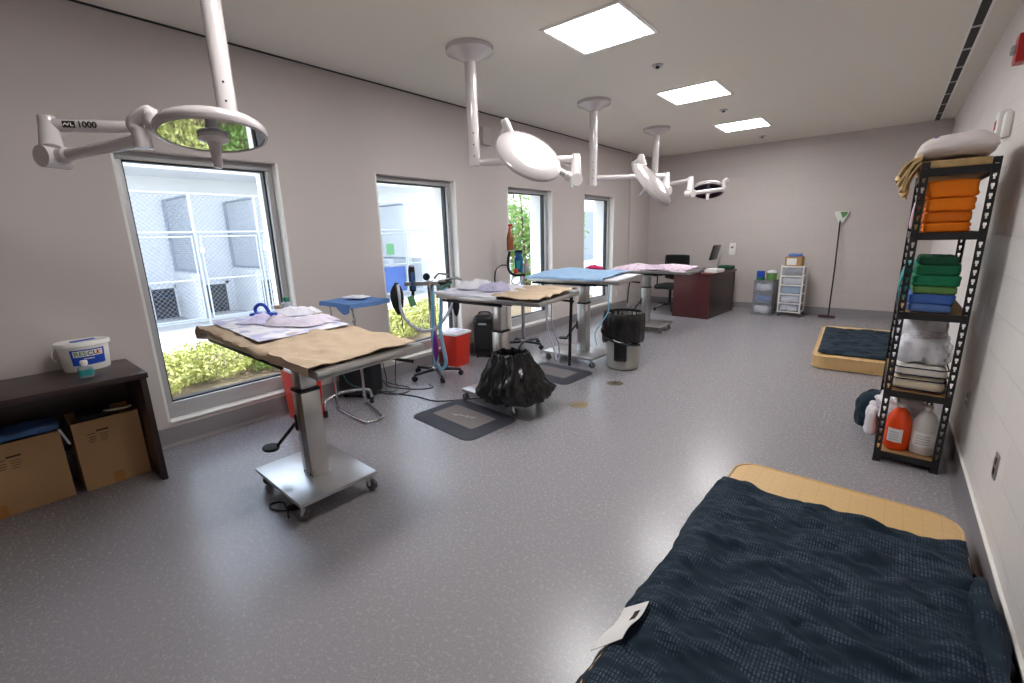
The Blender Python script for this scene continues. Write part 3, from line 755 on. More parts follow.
def tanf(x, y, z, u, v):
    z += .016 * max(0, noise.noise(V((x * 2.5 + y * 1.2, y * 13 - x * 3, 2.)))) + .012 * max(0, noise.noise(V((x * 9 - y * 5, y * 3, 12.)))) + .006 * noise.noise(V((x * 14, y * 5, 7.)))
    if u < .06: z -= .05 * (1 - u / .06) * (.4 + .6 * noise.noise(V((y * 6, 0, 3))) ** 2)
    return x, y, z
def t1f(x, y, z, u, v):
    if u > .97 and v < .25: z -= .03 * (u - .97) / .03
    return x, y, z
drape('tan_cloth', 'tan_cloth', 'tan cloth covering the table nearest the viewer, hanging over its left end', 'cloth', (-3.29, -1.83, .835, 1.43), T1, TM1, Z1, .002, .008, 1., n=110, rot=math.radians(-.6), fn=tanf)
drape('absorbent_pad', 'pad_print', 'white printed pad lying on the tan cloth of the nearest table', 'pad', (-3.25, -2.44, .93, 1.44), (-9, 9, -9, 9), TM1, Z1, .022, .003, 5., th=.003, n=50, rot=math.radians(-3))
crumple('wrapped_bundle', 'wrap', 'crumpled parcel in lilac plastic film on the nearest table', 'parcel', TM1 @ V((-2.74, 1.27, Z1 + .029)), (.46, .27), .04, 3., math.radians(38))
crumple('film_sheet', 'lavender', 'flattened lilac film bag beside the crumpled parcel on the nearest table', 'plastic bag', TM1 @ V((-2.98, 1.12, Z1 + .029)), (.26, .2), .03, 9., math.radians(20))
crumple('film_sheet', 'pad_white', 'white rumpled sheet behind the lilac parcel on the nearest table', 'cloth', TM1 @ V((-3.02, 1.37, Z1 + .029)), (.3, .12), .04, 19., math.radians(60))
t = thing('tape_dispenser', 'dark blue plastic holder with a looped handle on the nearest table', 'tape dispenser', TM1 @ V((-3.13, 1.24, Z1 + .03)), math.radians(35))
m = MB(); m.soft((0, 0, .012), (.2, .08, .024), .011, 8); m.build('base', 'blue_plastic', t)
m = MB(); m.tube([(-.07, 0, .015), (-.075, 0, .05), (-.045, 0, .075), (-.01, 0, .07), (.01, 0, .04), (.02, 0, .02)], .011, 12, smooth=6); m.build('handle', 'blue_plastic', t)
t = thing('solution_bottle', 'small clear bottle with a green cap on the nearest table', 'bottle', TM1 @ V((-3.18, 1.4, Z1 + .032)))
MB().lathe([(0, 0), (.034, 0), (.036, .008), (.036, .05), (.028, .06), (.014, .066), (.014, .072), (0, .072)], seg=24).build('body', 'clearplast', t)
MB().lathe([(0, .068), (.019, .068), (.02, .09), (.017, .096), (0, .096)], seg=20).build('cap', 'green_cap', t)
MB().lathe([(0, -.003), (.06, -.003), (.066, .004), (.06, .003), (0, .0)], seg=28, sx=1.2).build('dish', 'drawer_plast', t)
tag(MB().soft((0, 0, .014), (.09, .05, .028), .013, 8, .006, 30, 2.).build('gauze_wad', 'tan_cloth', loc=TM1 @ V((-3.3, 1.5 - .09, Z1 + .03)), rotz=.6), 'small beige wad of gauze behind the dark blue holder', 'gauze')

drape('absorbent_pad', 'pad_white', 'plain white pad spread over the left half of the second table', 'pad', (-3.2, -2.42, 2.72, 3.34), T2, TM2, Z2, .012, .005, 8., th=.003, n=46)
def rib(x, y, z, u, v): return x, y, z + .02 * abs(math.sin(v * 13 + .5 * math.sin(u * 5))) ** .6 + .006 * noise.noise(V((x * 12, y * 12, 1)))
drape('tan_cloth', 'tan_cloth', 'ribbed tan cloth folded on the right end of the second table', 'cloth', (-2.5, -2.015, 2.745, 3.32), T2, TM2, Z2, .004, .004, 13., th=.005, n=54, fn=rib)
crumple('wrapped_bundle', 'lavender', 'crumpled parcel in lilac film on the second table', 'parcel', TM2 @ V((-2.66, 2.98, Z2 + .024)), (.3, .2), .055, 6., math.radians(30))
crumple('wrapped_bundle', 'pad_white', 'low white rumpled cloth at the left of the lilac parcel on the second table', 'cloth', TM2 @ V((-2.95, 3.04, Z2 + .024)), (.36, .3), .05, 16., math.radians(60))
def hump(x, y, z, u, v): return x, y, z + .055 * math.exp(-((x + 2.95) / .3) ** 2 - ((y - 4.75) / .22) ** 2) + .02 * math.exp(-((x + 2.5) / .2) ** 2) * v
drape('blue_drape', 'sky_cloth', 'light blue drape spread over the third table', 'drape', (-3.4, -2.33, 4.33, 5.0), T3, TM3, Z3, .014, .008, 21., n=70, fn=hump)
drape('absorbent_pad', 'pad_white', 'white pad sticking out at the right end of the blue draped table', 'pad', (-2.7, -2.17, 4.38, 4.96), T3, TM3, Z3, .001, .002, 23., th=.003, n=30)
bundle('pink_pouch', 'pink', 'small bright pink pouch at the back of the blue draped table', 'pouch', TM3 @ V((-2.76, 4.94, Z3 + .03)), (.2, .1, .05), 31., .2, Matrix(), False)
def hump4(x, y, z, u, v): return x, y, z + .06 * math.exp(-((x + 3.0) / .22) ** 2 - ((y - 6.7) / .2) ** 2) + .03 * math.exp(-((x + 2.55) / .25) ** 2)
drape('patterned_cloth', 'pink_cloth', 'pink and lilac patterned cloth over the farthest table', 'cloth', (-3.32, -2.16, 6.37, 7.02), T4, TM4, Z4, .003, .007, 41., n=64, fn=hump4)

# straps hanging from the tables
def strap(label, p0, p1, w_, m='black', sway=.001, grp=None):
    p0, p1 = V(p0), V(p1)
    o = MB().sheet(lambda u, v: p0.lerp(p1, u) + V((sway * math.sin(u * 9), 0, 0)) + V(((v - .5) * w_, (v - .5) * w_ * .5, 0)), 24, 2, .003).build('hanging_strap', m)
    return tag(o, label, 'strap', grp)
strap('wide black strap hanging from the far corner of the second table', (-2.1, 3.36, .985), (-2.12, 3.36, .33), .024)
strap('thin black strap hanging from the third table into the trash bin', (-2.3, 4.955, .97), (-2.32, 4.95, .68), .012)
tag(MB().tube([(-2.24, 4.345, .965), (-2.25, 4.34, .8), (-2.26, 4.35, .66), (-2.37, 4.29, .45), (-2.36, 4.3, .3)], .006, 8, smooth=6).build('hanging_tie_strap', 'hose_blue'), 'blue tie strap hanging from the third table beside the trash bin', 'strap')
tag(MB().tube([(-2.02, 2.86, .96), (-2.03, 2.9, .75), (-2.01, 2.95, .6), (-1.99, 2.96, .5)], .008, 8, smooth=6).build('hanging_tube', 'hose'), 'pale tube hanging from the right end of the second table', 'tube')
tag(MB().tube([(-2.13, 3.1, .96), (-2.14, 3.12, .75), (-2.1, 3.16, .56), (-2.12, 3.18, .4)], .007, 8, smooth=6).build('hanging_tube', 'hose'), 'pale tube hanging behind the black strap of the second table', 'tube')

# ------------------------------------------------------------------ bag on the base of the second table
t = thing('trash_bag', 'glossy black trash bag standing open on the second table base', 'trash bag', (-2.385, 2.86, .123))
def bagf(a, i, r, z):
    q = V((math.cos(a) * 2.2, math.sin(a) * 2.2, z * 5))
    rr = r * (1 + .10 * noise.noise(q) + .10 * (1 - z / .5) * noise.noise(q * 2.6 + V((4, 0, 0))) + .03 * math.sin(a * 17 + z * 9 + 3 * noise.noise(q)))
    dd = V((math.cos(a), math.sin(a))).dot(V((-.62, .78)))
    if dd > 0: rr *= 1 - .46 * dd
    rr *= 1 + .2 * max(0, math.cos(a - .3)) * (1 - z / .5)
    cr_ = 1 - abs(noise.noise(V((math.cos(a) * 3, math.sin(a) * 3, z * 7 + 3)))) * 2.2
    rr += .035 * max(0, cr_) ** 3 * (1 - .6 * z / .5) + .012 * noise.noise(q * 5)
    return rr, z + .022 * noise.noise(q * 1.7 + V((0, 0, 9))) * (1 if z > .03 else 0)
MB().lathe([(.05, .002), (.15, .002), (.21, .008), (.25, .02), (.27, .045), (.275, .07), (.27, .1), (.26, .13), (.25, .16), (.24, .19), (.23, .22), (.22, .25), (.205, .28), (.19, .31), (.175, .34), (.16, .37), (.152, .395), (.148, .415), (.14, .42), (.13, .4), (.135, .34), (.13, .2), (.05, .12), (0, .12)], seg=140, fn=bagf).build('liner', 'bag_black', t, ang=75)
MB().lathe([(.118, .37), (.124, .38), (.118, .39), (.112, .38), (.118, .37)], seg=40).build('rim', 'steel', t)

# ------------------------------------------------------------------ trash bin with liner
t = thing('trash_bin', 'grey trash bin with a black liner beside the third table', 'trash bin', (-2.2, 4.62, 0))
MB().lathe([(0, .004), (.155, .004), (.168, .012), (.175, .05), (.205, .6), (.21, .61), (.2, .61), (.165, .03), (0, .02)], seg=48).build('body', 'grey_bin', t)
def linf(a, i, r, z):
    q = V((math.cos(a) * 2.5, math.sin(a) * 2.5, z * 6)); f = a - math.radians(-70)
    rr = r * (1 + .035 * noise.noise(q * 1.5) + .018 * math.sin(a * 23 + 6 * noise.noise(q)))
    zz = z
    if i < 3: zz = z - .05 * noise.noise(q) - .05 * max(0, math.cos(f)) + .03 * math.cos(2 * f)
    return rr, zz
MB().lathe([(.222, .36), (.23, .4), (.232, .48), (.232, .56), (.228, .62), (.218, .64), (.204, .635), (.198, .58), (.185, .4), (0, .3)], seg=96, fn=linf).build('liner', 'bag_black', t, ang=75)
m = MB(); m.sheet(lambda u, v: ((.232 - .01 * u) * math.cos(math.radians(-72) + (v - .5) * .62) , (.232 - .012 * u) * math.sin(math.radians(-72) + (v - .5) * .62), .42 - .3 * u + .004 * math.sin(v * 20)), 14, 14, .003); m.build('liner_tail', 'bag_black', t)
m = MB(); m.tube([(.236 * math.cos(a), .236 * math.sin(a), .44 - .14 * math.sin((a + 2.9) / 2.9 * PI * .5)) for a in [-2.9 + 2.6 * k / 16 for k in range(17)]], [.012 + .008 * math.sin(k) ** 2 for k in range(17)], 8); m.build('liner_twist', 'bag_black', t)

# ------------------------------------------------------------------ red sharps containers
def sharps(label, c, rot, w_, d_, h):
    t = thing('sharps_container', label, 'sharps container', c, rot, 'red sharps containers')
    k = .84
    m = MB()
    for z0, z1, s0, s1 in ((0, h - .03, k, 1.),):
        A = [m.b.verts.new((x * s0, y * s0, z0)) for x, y in rrect(w_, d_, .025)]; Bv = [m.b.verts.new((x * s1, y * s1, z1)) for x, y in rrect(w_, d_, .025)]
        n = len(A)
        for i in range(n): m.b.faces.new((A[i], A[(i + 1) % n], Bv[(i + 1) % n], Bv[i]))
        m.b.faces.new(A[::-1]); m.b.faces.new(Bv)
    m.build('body', 'red', t)
    l = MB(); l.prism(rrect(w_ + .02, d_ + .02, .03), h - .03, h - .006); l.prism(rrect(w_ - .05, d_ - .05, .025), h - .006, h + .004); l.build('lid', 'lid_white', t)
    return t
s1 = sharps('red sharps container on the floor behind the nearest table column', (-3.72, 1.665, 0), math.radians(-3), .47, .16, .47)
s2 = sharps('red sharps container with a white lid beside the anaesthesia stand', (-3.905, 3.63, 0), math.radians(4), .28, .28, .41)
pp = MB(); pp.sheet(lambda u, v: (-.1 + .2 * u, -.08 + .16 * v, .004 + .006 * noise.noise(V((u * 4, v * 4, 1)))), 12, 12, .002)
tag(pp.build('glove', 'pad_print', loc=(-3.905, 3.63, .415)), 'crumpled lilac paper on the lid of the red container', 'paper')

# ------------------------------------------------------------------ mayo stand
t = thing('instrument_stand', 'chrome instrument stand with a blue cloth covered tray by the wall', 'instrument stand', (-3.45, 2.06, 0))
m = MB(); z = .014
m.tube([(-3.68, 1.94, .5), (-3.68, 1.94, .06), (-3.65, 1.94, .016), (-3.25, 1.91, z), (-3.18, 1.95, z), (-3.17, 2.03, z), (-3.22, 2.08, z), (-3.58, 2.17, .016), (-3.61, 2.175, .06), (-3.61, 2.175, .5)], .0135, 12, smooth=6)
m.build('floor_loop', 'chrome', t, world=True)
m = MB(); m.tube([(-3.62, 1.79, .05), (-3.62, 1.79, .1), (-3.64, 1.83, .14), (-3.7, 2.0, .15), (-3.62, 2.2, .14), (-3.6, 2.24, .1), (-3.6, 2.24, .05)], .0135, 12, smooth=5); m.build('rear_bar', 'chrome', t, world=True)
for x, y in ((-3.62, 1.79), (-3.6, 2.24)): MB().lathe([(.0, 0), (.018, 0), (.02, .01), (.02, .05), (.014, .06), (0, .06)], (x, y, 0), 16).build('foot', 'rubber', t, world=True)
m = MB(); m.tube([(-3.68, 1.94, .48), (-3.665, 1.94, .5), (-3.63, 2.15, .5), (-3.61, 2.175, .48)], .0135, 10); m.cyl((-3.64, 2.05, .5), (-3.6, 2.05, .5), .02)
m.tube([(-3.655, 2.05, .5), (-3.5, 1.97, .56), (-3.24, 1.95, .6)], .012, 10); m.tube([(-3.63, 1.97, .5), (-3.59, 1.93, .995)], .008, 10); m.tube([(-3.24, 1.95, .59), (-3.22, 1.91, .995)], .008, 10); m.lathe([(.014, 0), (.016, .02), (.014, .04)], (-3.224, 1.92, .86), 12)
m.build('upright', 'chrome', t, world=True)
m = MB(); m.b2((-3.61, 1.88, .995), (-3.2, 2.23, 1.007), .004); m.build('tray', 'steel', t, world=True)
def tw(x, y, z, u, v): return x, y, z - .05 * max(0, 1 - (u - .8) ** 2 / .05 - v * v / .006)
drape('blue_towel', 'blue_cloth', 'blue cloth spread on the instrument tray, corners hanging', 'cloth', (-3.65, -3.16, 1.84, 2.27), (-3.61, -3.2, 1.88, 2.23), Matrix(), 1.007, .002, .005, 51., n=40, fn=tw)
tag(MB().soft((0, 0, .008), (.2, .12, .016), .007, 10, .006, 20, 4.).build('gauze_pack', 'pad_white', loc=(-3.4, 2.07, 1.027), rotz=.3), 'small white pack on the blue covered instrument tray', 'gauze')

# ------------------------------------------------------------------ anaesthesia stands
def star_base(t, c, r, legs, a0):
    x, y = c
    for k in range(legs):
        a = a0 + 2 * PI * k / legs; d = V((math.cos(a), math.sin(a), 0)); p = V((x, y, 0)) + d * r
        l = MB(); l.tube([V((x, y, .085)) + d * .03, V((x, y, .08)) + d * r * .6, p + V((0, 0, .07))], [.022, .018, .014], 10); lg = l.build('leg', 'black_plastic', t, world=True)
        w = MB(); s = V((-d.y, d.x, 0)); f = frame_mtx(p + V((0, 0, .029)), d, s)
        for q in (-1, 1): w.lathe([(.012, q * .012 - .008), (.028, q * .012 - .007), (.029, q * .012), (.028, q * .012 + .007), (.012, q * .012 + .008)], seg=16, mtx=f)
        w.cyl(p + V((0, 0, .03)), p + V((0, 0, .07)), .007, seg=8); w.build('caster', 'rubber', lg, world=True)
    MB().lathe([(.03, .06), (.045, .065), (.045, .1), (.03, .115)], (x, y, 0), 20).build('hub', 'chrome', t, world=True)
c = (-3.72, 3.15)
t = thing('anaesthesia_stand', 'anaesthesia machine stand with hoses at the left end of the second table', 'medical stand', (c[0], c[1], 0))
star_base(t, c, .27, 5, math.radians(-100))
O = lambda P: V((0, 0, 1.5)) + (V(P) - V((0, 0, 1.5))) * .985         # the stand seen 1.5 % nearer than first measured
MB().b2((c[0] - .026, c[1] - .026, .1), (c[0] + .026, c[1] + .026, 1.06), .004).build('pole', 'chrome', t, world=True)
m = MB(); e = V((.78, .62, 0)); o = V((c[0], c[1], 1.03)); s = V((-e.y, e.x, 0))
m.box((0, 0, 0), (.46, .05, .045), .006, frame_mtx(o + e * -.04, e, (0, 0, 1))); m.build('cross_bar', 'steel', t, world=True)
q = O((-3.93, 3.08, 0)); 
m = MB(); m.b2((q.x - .026, q.y - .026, .95), (q.x + .026, q.y + .026, 1.19), .006); fb = m.build('flow_meter', 'black_plastic', t, world=True)
MB().b2((q.x + .016, q.y - .03, .97), (q.x + .03, q.y + .012, 1.15), .003).build('scale', 'vapor_blue', fb, world=True)
m = MB(); m.cyl((q.x, q.y, 1.19), (q.x + .01, q.y, 1.215), .03, seg=16); m.cyl((q.x - .01, q.y, .9), (q.x, q.y, .95), .018, seg=14); m.build('knob', 'dark_metal', fb, world=True)
p = O((-3.66, 3.26, 0)); 
m = MB(); m.lathe([(0, .9), (.055, .9), (.06, .91), (.06, 1.0), (.064, 1.005), (.064, 1.02), (.05, 1.05), (.03, 1.07), (0, 1.075)], (p.x, p.y, 0), 28); ab = m.build('absorber', 'steel', t, world=True)
MB().lathe([(0, 1.02), (.075, 1.02), (.08, 1.035), (.075, 1.05), (0, 1.052)], (p.x + .02, p.y + .02, 0), 28).build('valve_cap', 'dark_metal', ab, world=True)
m = MB(); m.tube([p + V((.03, .02, 1.04)), p + V((.12, .1, 1.06)), p + V((.17, .13, 1.04))], .016, 12); m.cyl(p + V((.1, .08, 1.05)), p + V((.1, .08, 1.12)), .012); m.tube([p + V((-.06, -.05, 1.06)), p + V((-.02, -.02, 1.11)), p + V((.08, .02, 1.1))], .012, 10)
m.build('valve', 'chrome', ab, world=True)
p2 = O((-3.8, 3.17, 0)); f = frame_mtx(V((p2.x, p2.y, 1.1)), (.77, .63, 0), (.5, -.8, .1)); MB().lathe([(0, -.02), (.036, -.02), (.04, 0), (.034, .012), (0, .012)], seg=24, mtx=f).build('gauge', 'black_plastic', t, world=True)
b = O((-4.03, 2.93, 0))
def bag(a, i, r, z): return r * (1 + .12 * math.sin(a * 5 + z * 7)), z
MB().lathe([(.012, .71), (.02, .73), (.05, .8), (.066, .88), (.062, .95), (.04, 1.01), (.02, 1.035), (.02, 1.05)], (b.x + .02, b.y, 0), 30, fn=bag, sx=1.05, sy=1.).build('breathing_bag', 'black_mesh', t, world=True)
b2 = O((-3.515, 3.31, 0)); MB().lathe([(.006, .68), (.02, .71), (.034, .78), (.036, .84), (.02, .9), (.012, .92)], (b2.x, b2.y, 0), 24, fn=bag).build('small_bag', 'black_mesh', t, world=True)
MB().tube([O((-3.99, 2.93, 1.02)), O((-3.95, 2.91, .93)), O((-3.96, 2.92, .8)), O((-3.92, 2.93, .68)), O((-3.83, 2.98, .575)), O((-3.735, 3.05, .53)), O((-3.64, 3.14, .57)), O((-3.57, 3.25, .72)), O((-3.53, 3.29, .86)), O((-3.6, 3.27, .95))], .017, 12, smooth=8).build('breathing_hose', 'hose', t, world=True)
g = O((-3.885, 3.02, .845)); MB().box((0, 0, 0), (.075, .11, .003), 0, frame_mtx(g, (.84, .4, .32), (.45, -.88, .1))).build('tag', 'green_tag', t, world=True)
MB().tube([g + V((0, 0, .06)), O((-3.9, 3.04, .94))], .0015, 5).build('tag_string', 'black', t, world=True)
MB().tube([O((-4.0, 2.95, .72)), O((-3.99, 2.95, .6)), O((-3.99, 2.96, .5))], .005, 6, smooth=4).build('thin_line', 'cable_teal', t, world=True)
for k, (a, mt) in enumerate((((-.012, .0), 'hose_blue'), ((.02, -.012), 'hose_blue'), ((.005, .02), 'hose'))):
    m = MB(); P = lambda x, y, z: O((x + a[0], y + a[1], z)); m.tube([P(-3.67, 3.13, .95), P(-3.67, 3.12, .8), P(-3.68, 3.11, .55), P(-3.67, 3.09, .34), P(-3.63, 3.08, .18), P(-3.56, 3.09, .12), P(-3.52, 3.12, .2), P(-3.56, 3.12, .4), P(-3.6, 3.14, .55), P(-3.58, 3.15, .75), P(-3.5, 3.1, .93), P(-3.4, 3.08, 1.0)], (.0075 if k < 2 else .0055), 10, smooth=7); m.build('gas_hose', mt, t, world=True)
b3 = O((-3.6, 3.06, 0)); MB().lathe([(.004, .22), (.02, .25), (.036, .33), (.038, .4), (.028, .47), (.01, .52), (.008, .56)], (b3.x, b3.y, 0), 24, fn=bag, sx=.9, sy=.7).build('purple_bag', 'purple', t, world=True)
m = MB(); m.tube([O((-3.62, 3.2, 1.0)), O((-3.52, 3.14, .985)), O((-3.43, 3.1, 1.02)), O((-3.36, 3.1, 1.045))], .012, 10, smooth=5); m.build('green_line', 'green_cap', t, world=True)

K = lambda P: V((0, 0, 1.5)) + (V(P) - V((0, 0, 1.5))) * .955
c = (-3.72, 4.73)
t = thing('anaesthesia_stand', 'anaesthesia machine stand with blue vaporiser left of the blue draped table', 'medical stand', (c[0], c[1], 0))
star_base(t, c, .27, 5, math.radians(-64))
MB().b2((c[0] - .019, c[1] - .019, .1), (c[0] + .019, c[1] + .019, 1.02), .004).build('pole', 'chrome', t, world=True)
m = MB(); m.tube([K((-4.03, 4.86, 1.285)), K((-4.04, 4.84, 1.2)), K((-4.035, 4.82, 1.08)), K((-4.0, 4.83, 1.0)), K((-3.92, 4.86, .965)), K((-3.82, 4.93, .97))], .018, 12, smooth=6); m.build('curved_arm', 'black_plastic', t, world=True)
k1 = K((-4.03, 4.87, 1.295)); MB().lathe([(0, -.006), (.075, -.006), (.08, .003), (.08, .008), (0, .005)], k1, 28).build('shelf_plate', 'steel', t, world=True)
k2 = K((-3.925, 4.92, 1.15)); m = MB(); m.lathe([(0, -.14), (.05, -.14), (.055, -.12), (.055, .05), (.045, .06), (.045, .1), (.05, .105), (.05, .12), (0, .125)], k2, 28); vp = m.build('vaporiser', 'vapor_blue', t, world=True)
MB().lathe([(.0, .1), (.047, .1), (.05, .11), (.05, .145), (0, .15)], k2, 24).build('dial', 'dark_metal', vp, world=True)
MB().box((0, 0, 0), (.05, .004, .1), 0, frame_mtx(k2 + V((.03, -.048, -.04)), (.8, .55, 0), (0, 0, 1))).build('teal_label', 'teal', vp, world=True)
k3 = K((-3.84, 4.98, 1.12)); m = MB(); m.lathe([(0, -.12), (.036, -.12), (.036, .0), (.02, .02), (.02, .06), (0, .065)], k3, 24); m.build('absorber', 'steel', t, world=True)
MB().lathe([(0, .0), (.04, .0), (.04, .03), (0, .032)], k3 + V((0, 0, -.03)), 24).build('pink_cap', 'petal', t, world=True)
k4 = K((-3.93, 4.86, 1.02)); MB().soft(k4, (.06, .05, .06), .012, 6).build('red_valve', 'red', t, world=True)
MB().tube([K((-4.03, 4.82, 1.1)), K((-4.1, 4.74, 1.1)), K((-4.13, 4.66, 1.02)), K((-4.12, 4.63, .85))], .009, 10, smooth=6).build('black_hose', 'black', t, world=True)
m = MB(); m.tube([K((-3.88, 4.9, .97)), K((-3.98, 4.86, .93)), K((-4.0, 4.85, .86)), K((-3.92, 4.86, .84)), K((-3.86, 4.9, .9)), K((-3.86, 4.9, .97))], .011, 10, smooth=7); m.build('coiled_hose', 'hose', t, world=True)
m = MB(); m.tube([(-3.72, 4.7, .9), (-3.6, 4.62, .78), (-3.5, 4.58, .72), (-3.4, 4.6, .78), (-3.36, 4.62, .9)], .012, 10, smooth=7); m.build('cyan_hose', 'hose_blue', t, world=True)
t = thing('spray_bottle', 'brown bottle with a red spray nozzle on the second anaesthesia stand', 'bottle', k1 + V((0, 0, .009)))
MB().lathe([(0, 0), (.042, 0), (.045, .01), (.044, .15), (.036, .19), (.018, .24), (.015, .262), (0, .262)], seg=28).build('body', 'brown_bottle', t)
m = MB(); m.lathe([(.017, .255), (.018, .28), (.012, .285), (.012, .3)], seg=16); m.soft((.012, 0, .315), (.06, .026, .034), .01, 6); m.tube([(.03, 0, .31), (.036, 0, .28), (.028, 0, .26)], .005, 8); m.build('nozzle', 'red', t)

# black units on the floor by the wall
def unit(label, c, size, rot):
    t = thing('warming_unit', label, 'medical unit', c, rot, 'black units on the floor')
    MB().soft((0, 0, size[2] / 2 + .012), size, .05, 10).build('body', 'black_plastic', t)
    m = MB(); m.soft((0, -size[1] / 2 - .004, size[2] * .5), (size[0] * .7, .02, size[2] * .6), .008, 6); m.build('front_panel', 'black_mesh', t)
    m = MB(); m.tube([(-.07, 0, size[2]), (-.06, 0, size[2] + .035), (.06, 0, size[2] + .035), (.07, 0, size[2])], .01, 10, smooth=4); m.build('handle', 'dark_metal', t)
    for sx in (-1, 1):
        for sy in (-1, 1): MB().lathe([(.015, 0), (.018, .014)], (sx * size[0] * .36, sy * size[1] * .36, 0), 12).build('foot', 'rubber', t)
    return t
u1 = unit('black unit on the floor behind the instrument stand', (-3.88, 2.32, 0), (.36, .26, .42), math.radians(24))
MB().tube([(-.1, -.16, .3), (-.02, -.18, .18), (.1, -.19, .14), (.2, -.16, .08)], .007, 8, smooth=6).build('teal_hose', 'cable_teal', u1)
u2 = unit('black unit on the floor behind the second table column', (-3.86, 4.12, 0), (.26, .24, .53), math.radians(30))
MB().soft((0, -.15, .44), (.1, .006, .02), .002, 2).build('badge', 'frame', u2)

# cables on the floor
def cable(label, pts, r=.005, m='black', grp='black cables on the floor'):
    return tag(MB().tube([(x, y, max(z, r)) for x, y, z in pts], r, 8, smooth=8).build('cable', m), label, 'cable', grp)
cable('long black cable running from the wall to the second table base', [(-3.95, 2.62, .3), (-3.93, 2.64, .1), (-3.9, 2.62, 0), (-3.7, 2.5, 0), (-3.4, 2.58, 0), (-3.15, 2.6, 0), (-3.05, 2.66, 0), (-2.97, 2.72, .012), (-2.8, 2.9, .012), (-2.62, 2.93, .02)])
cable('black cable looping between the black unit and the anaesthesia stand', [(-3.72, 2.42, .02), (-3.6, 2.5, 0), (-3.55, 2.62, 0), (-3.66, 2.72, 0), (-3.84, 2.7, 0), (-3.96, 2.78, .06), (-4.0, 2.84, .3)])
cable('black cable drooping below the second window sill', [(-3.99, 2.45, .42), (-3.96, 2.52, .2), (-3.9, 2.6, .03), (-3.78, 2.62, 0), (-3.62, 2.68, 0), (-3.5, 2.76, 0), (-3.45, 2.86, 0), (-3.55, 2.9, 0)])
cable('teal cable curling on the floor behind the instrument stand', [(-3.75, 2.44, .02), (-3.68, 2.56, .0), (-3.8, 2.68, 0), (-3.98, 2.66, .02), (-3.99, 2.56, .15), (-3.98, 2.5, .35)], .005, 'cable_teal')
cable('black cable looped beside the front caster of the nearest table', [(-2.42, 1.0, .09), (-2.45, .93, .02), (-2.56, .88, 0), (-2.62, .9, 0), (-2.58, .95, 0), (-2.48, .93, .0), (-2.4, .9, 0)], .005)
tag(MB().soft((0, 0, .016), (.07, .03, .03), .01, 5).build('cable_plug', 'black', loc=(-2.46, 1.01 - .05, .0), rotz=1.), 'small black foot switch beside the looped cable under the nearest table', 'foot switch')

# anti fatigue mats
def floor_mat(label, c, rot, w_, d_, textual=True):
    t = thing('floor_mat', label, 'mat', c, rot, 'dark anti fatigue floor mats')
    m = MB(); A = rrect(w_, d_, .09, 8); Bv = rrect(w_ - .05, d_ - .05, .075, 8)
    lo = [m.b.verts.new((x, y, 0)) for x, y in A]; l2 = [m.b.verts.new((x, y, .004)) for x, y in A]; hi = [m.b.verts.new((x, y, .015)) for x, y in Bv]; n = len(lo)
    for i in range(n):
        m.b.faces.new((lo[i], lo[(i + 1) % n], l2[(i + 1) % n], l2[i])); m.b.faces.new((l2[i], l2[(i + 1) % n], hi[(i + 1) % n], hi[i]))
    m.b.faces.new(hi); m.b.faces.new(lo[::-1])
    m.build('border', 'mat_rubber', t)
    MB().prism(rrect(w_ - .26, d_ - .3, .02, 3), .0145, .0185).build('inset', 'mat_inset', t)
    if textual:
        m = MB()
        for k, (x, y, l, a) in enumerate(((-.1, -.03, .05, .3), (-.06, -.02, .05, 1.2), (-.02, 0, .05, .2), (.03, .01, .045, 1.9), (.07, .02, .05, .5), (.1, .035, .04, 1.4))):
            m.box((0, 0, .0188), (l, .012, .0012), 0, Matrix.Translation((x * .9, y, 0)) @ Matrix.Rotation(a, 4, 'Z'))
        m.build('worn_lettering', 'mat_text', t)
    return t
floor_mat('dark floor mat with a grey centre in front of the second table', (-2.62, 2.485, 0), math.radians(-5), .78, .57)
floor_mat('dark floor mat partly hidden behind the black trash bag', (-2.72, 3.98, 0), math.radians(-3), .74, .56, False)
for c, m, lab in (((-1.985, 3.31, 0), 'drain', 'tan round floor cap nearer the viewer'), ((-2.0, 4.04, 0), 'drain_dark', 'brown round floor cap in front of the trash bin')):
    t = thing('floor_drain', lab, 'floor drain', c); MB().lathe([(0, .003), (.075, .003), (.082, .001), (.082, 0), (0, 0)], seg=36).build('plate', m, t)
    k = MB().lathe([(.0, .0045), (.02, .0045), (.022, .002)], seg=16); k.build('plug', 'dark_metal' if m == 'drain_dark' else 'drain', t)

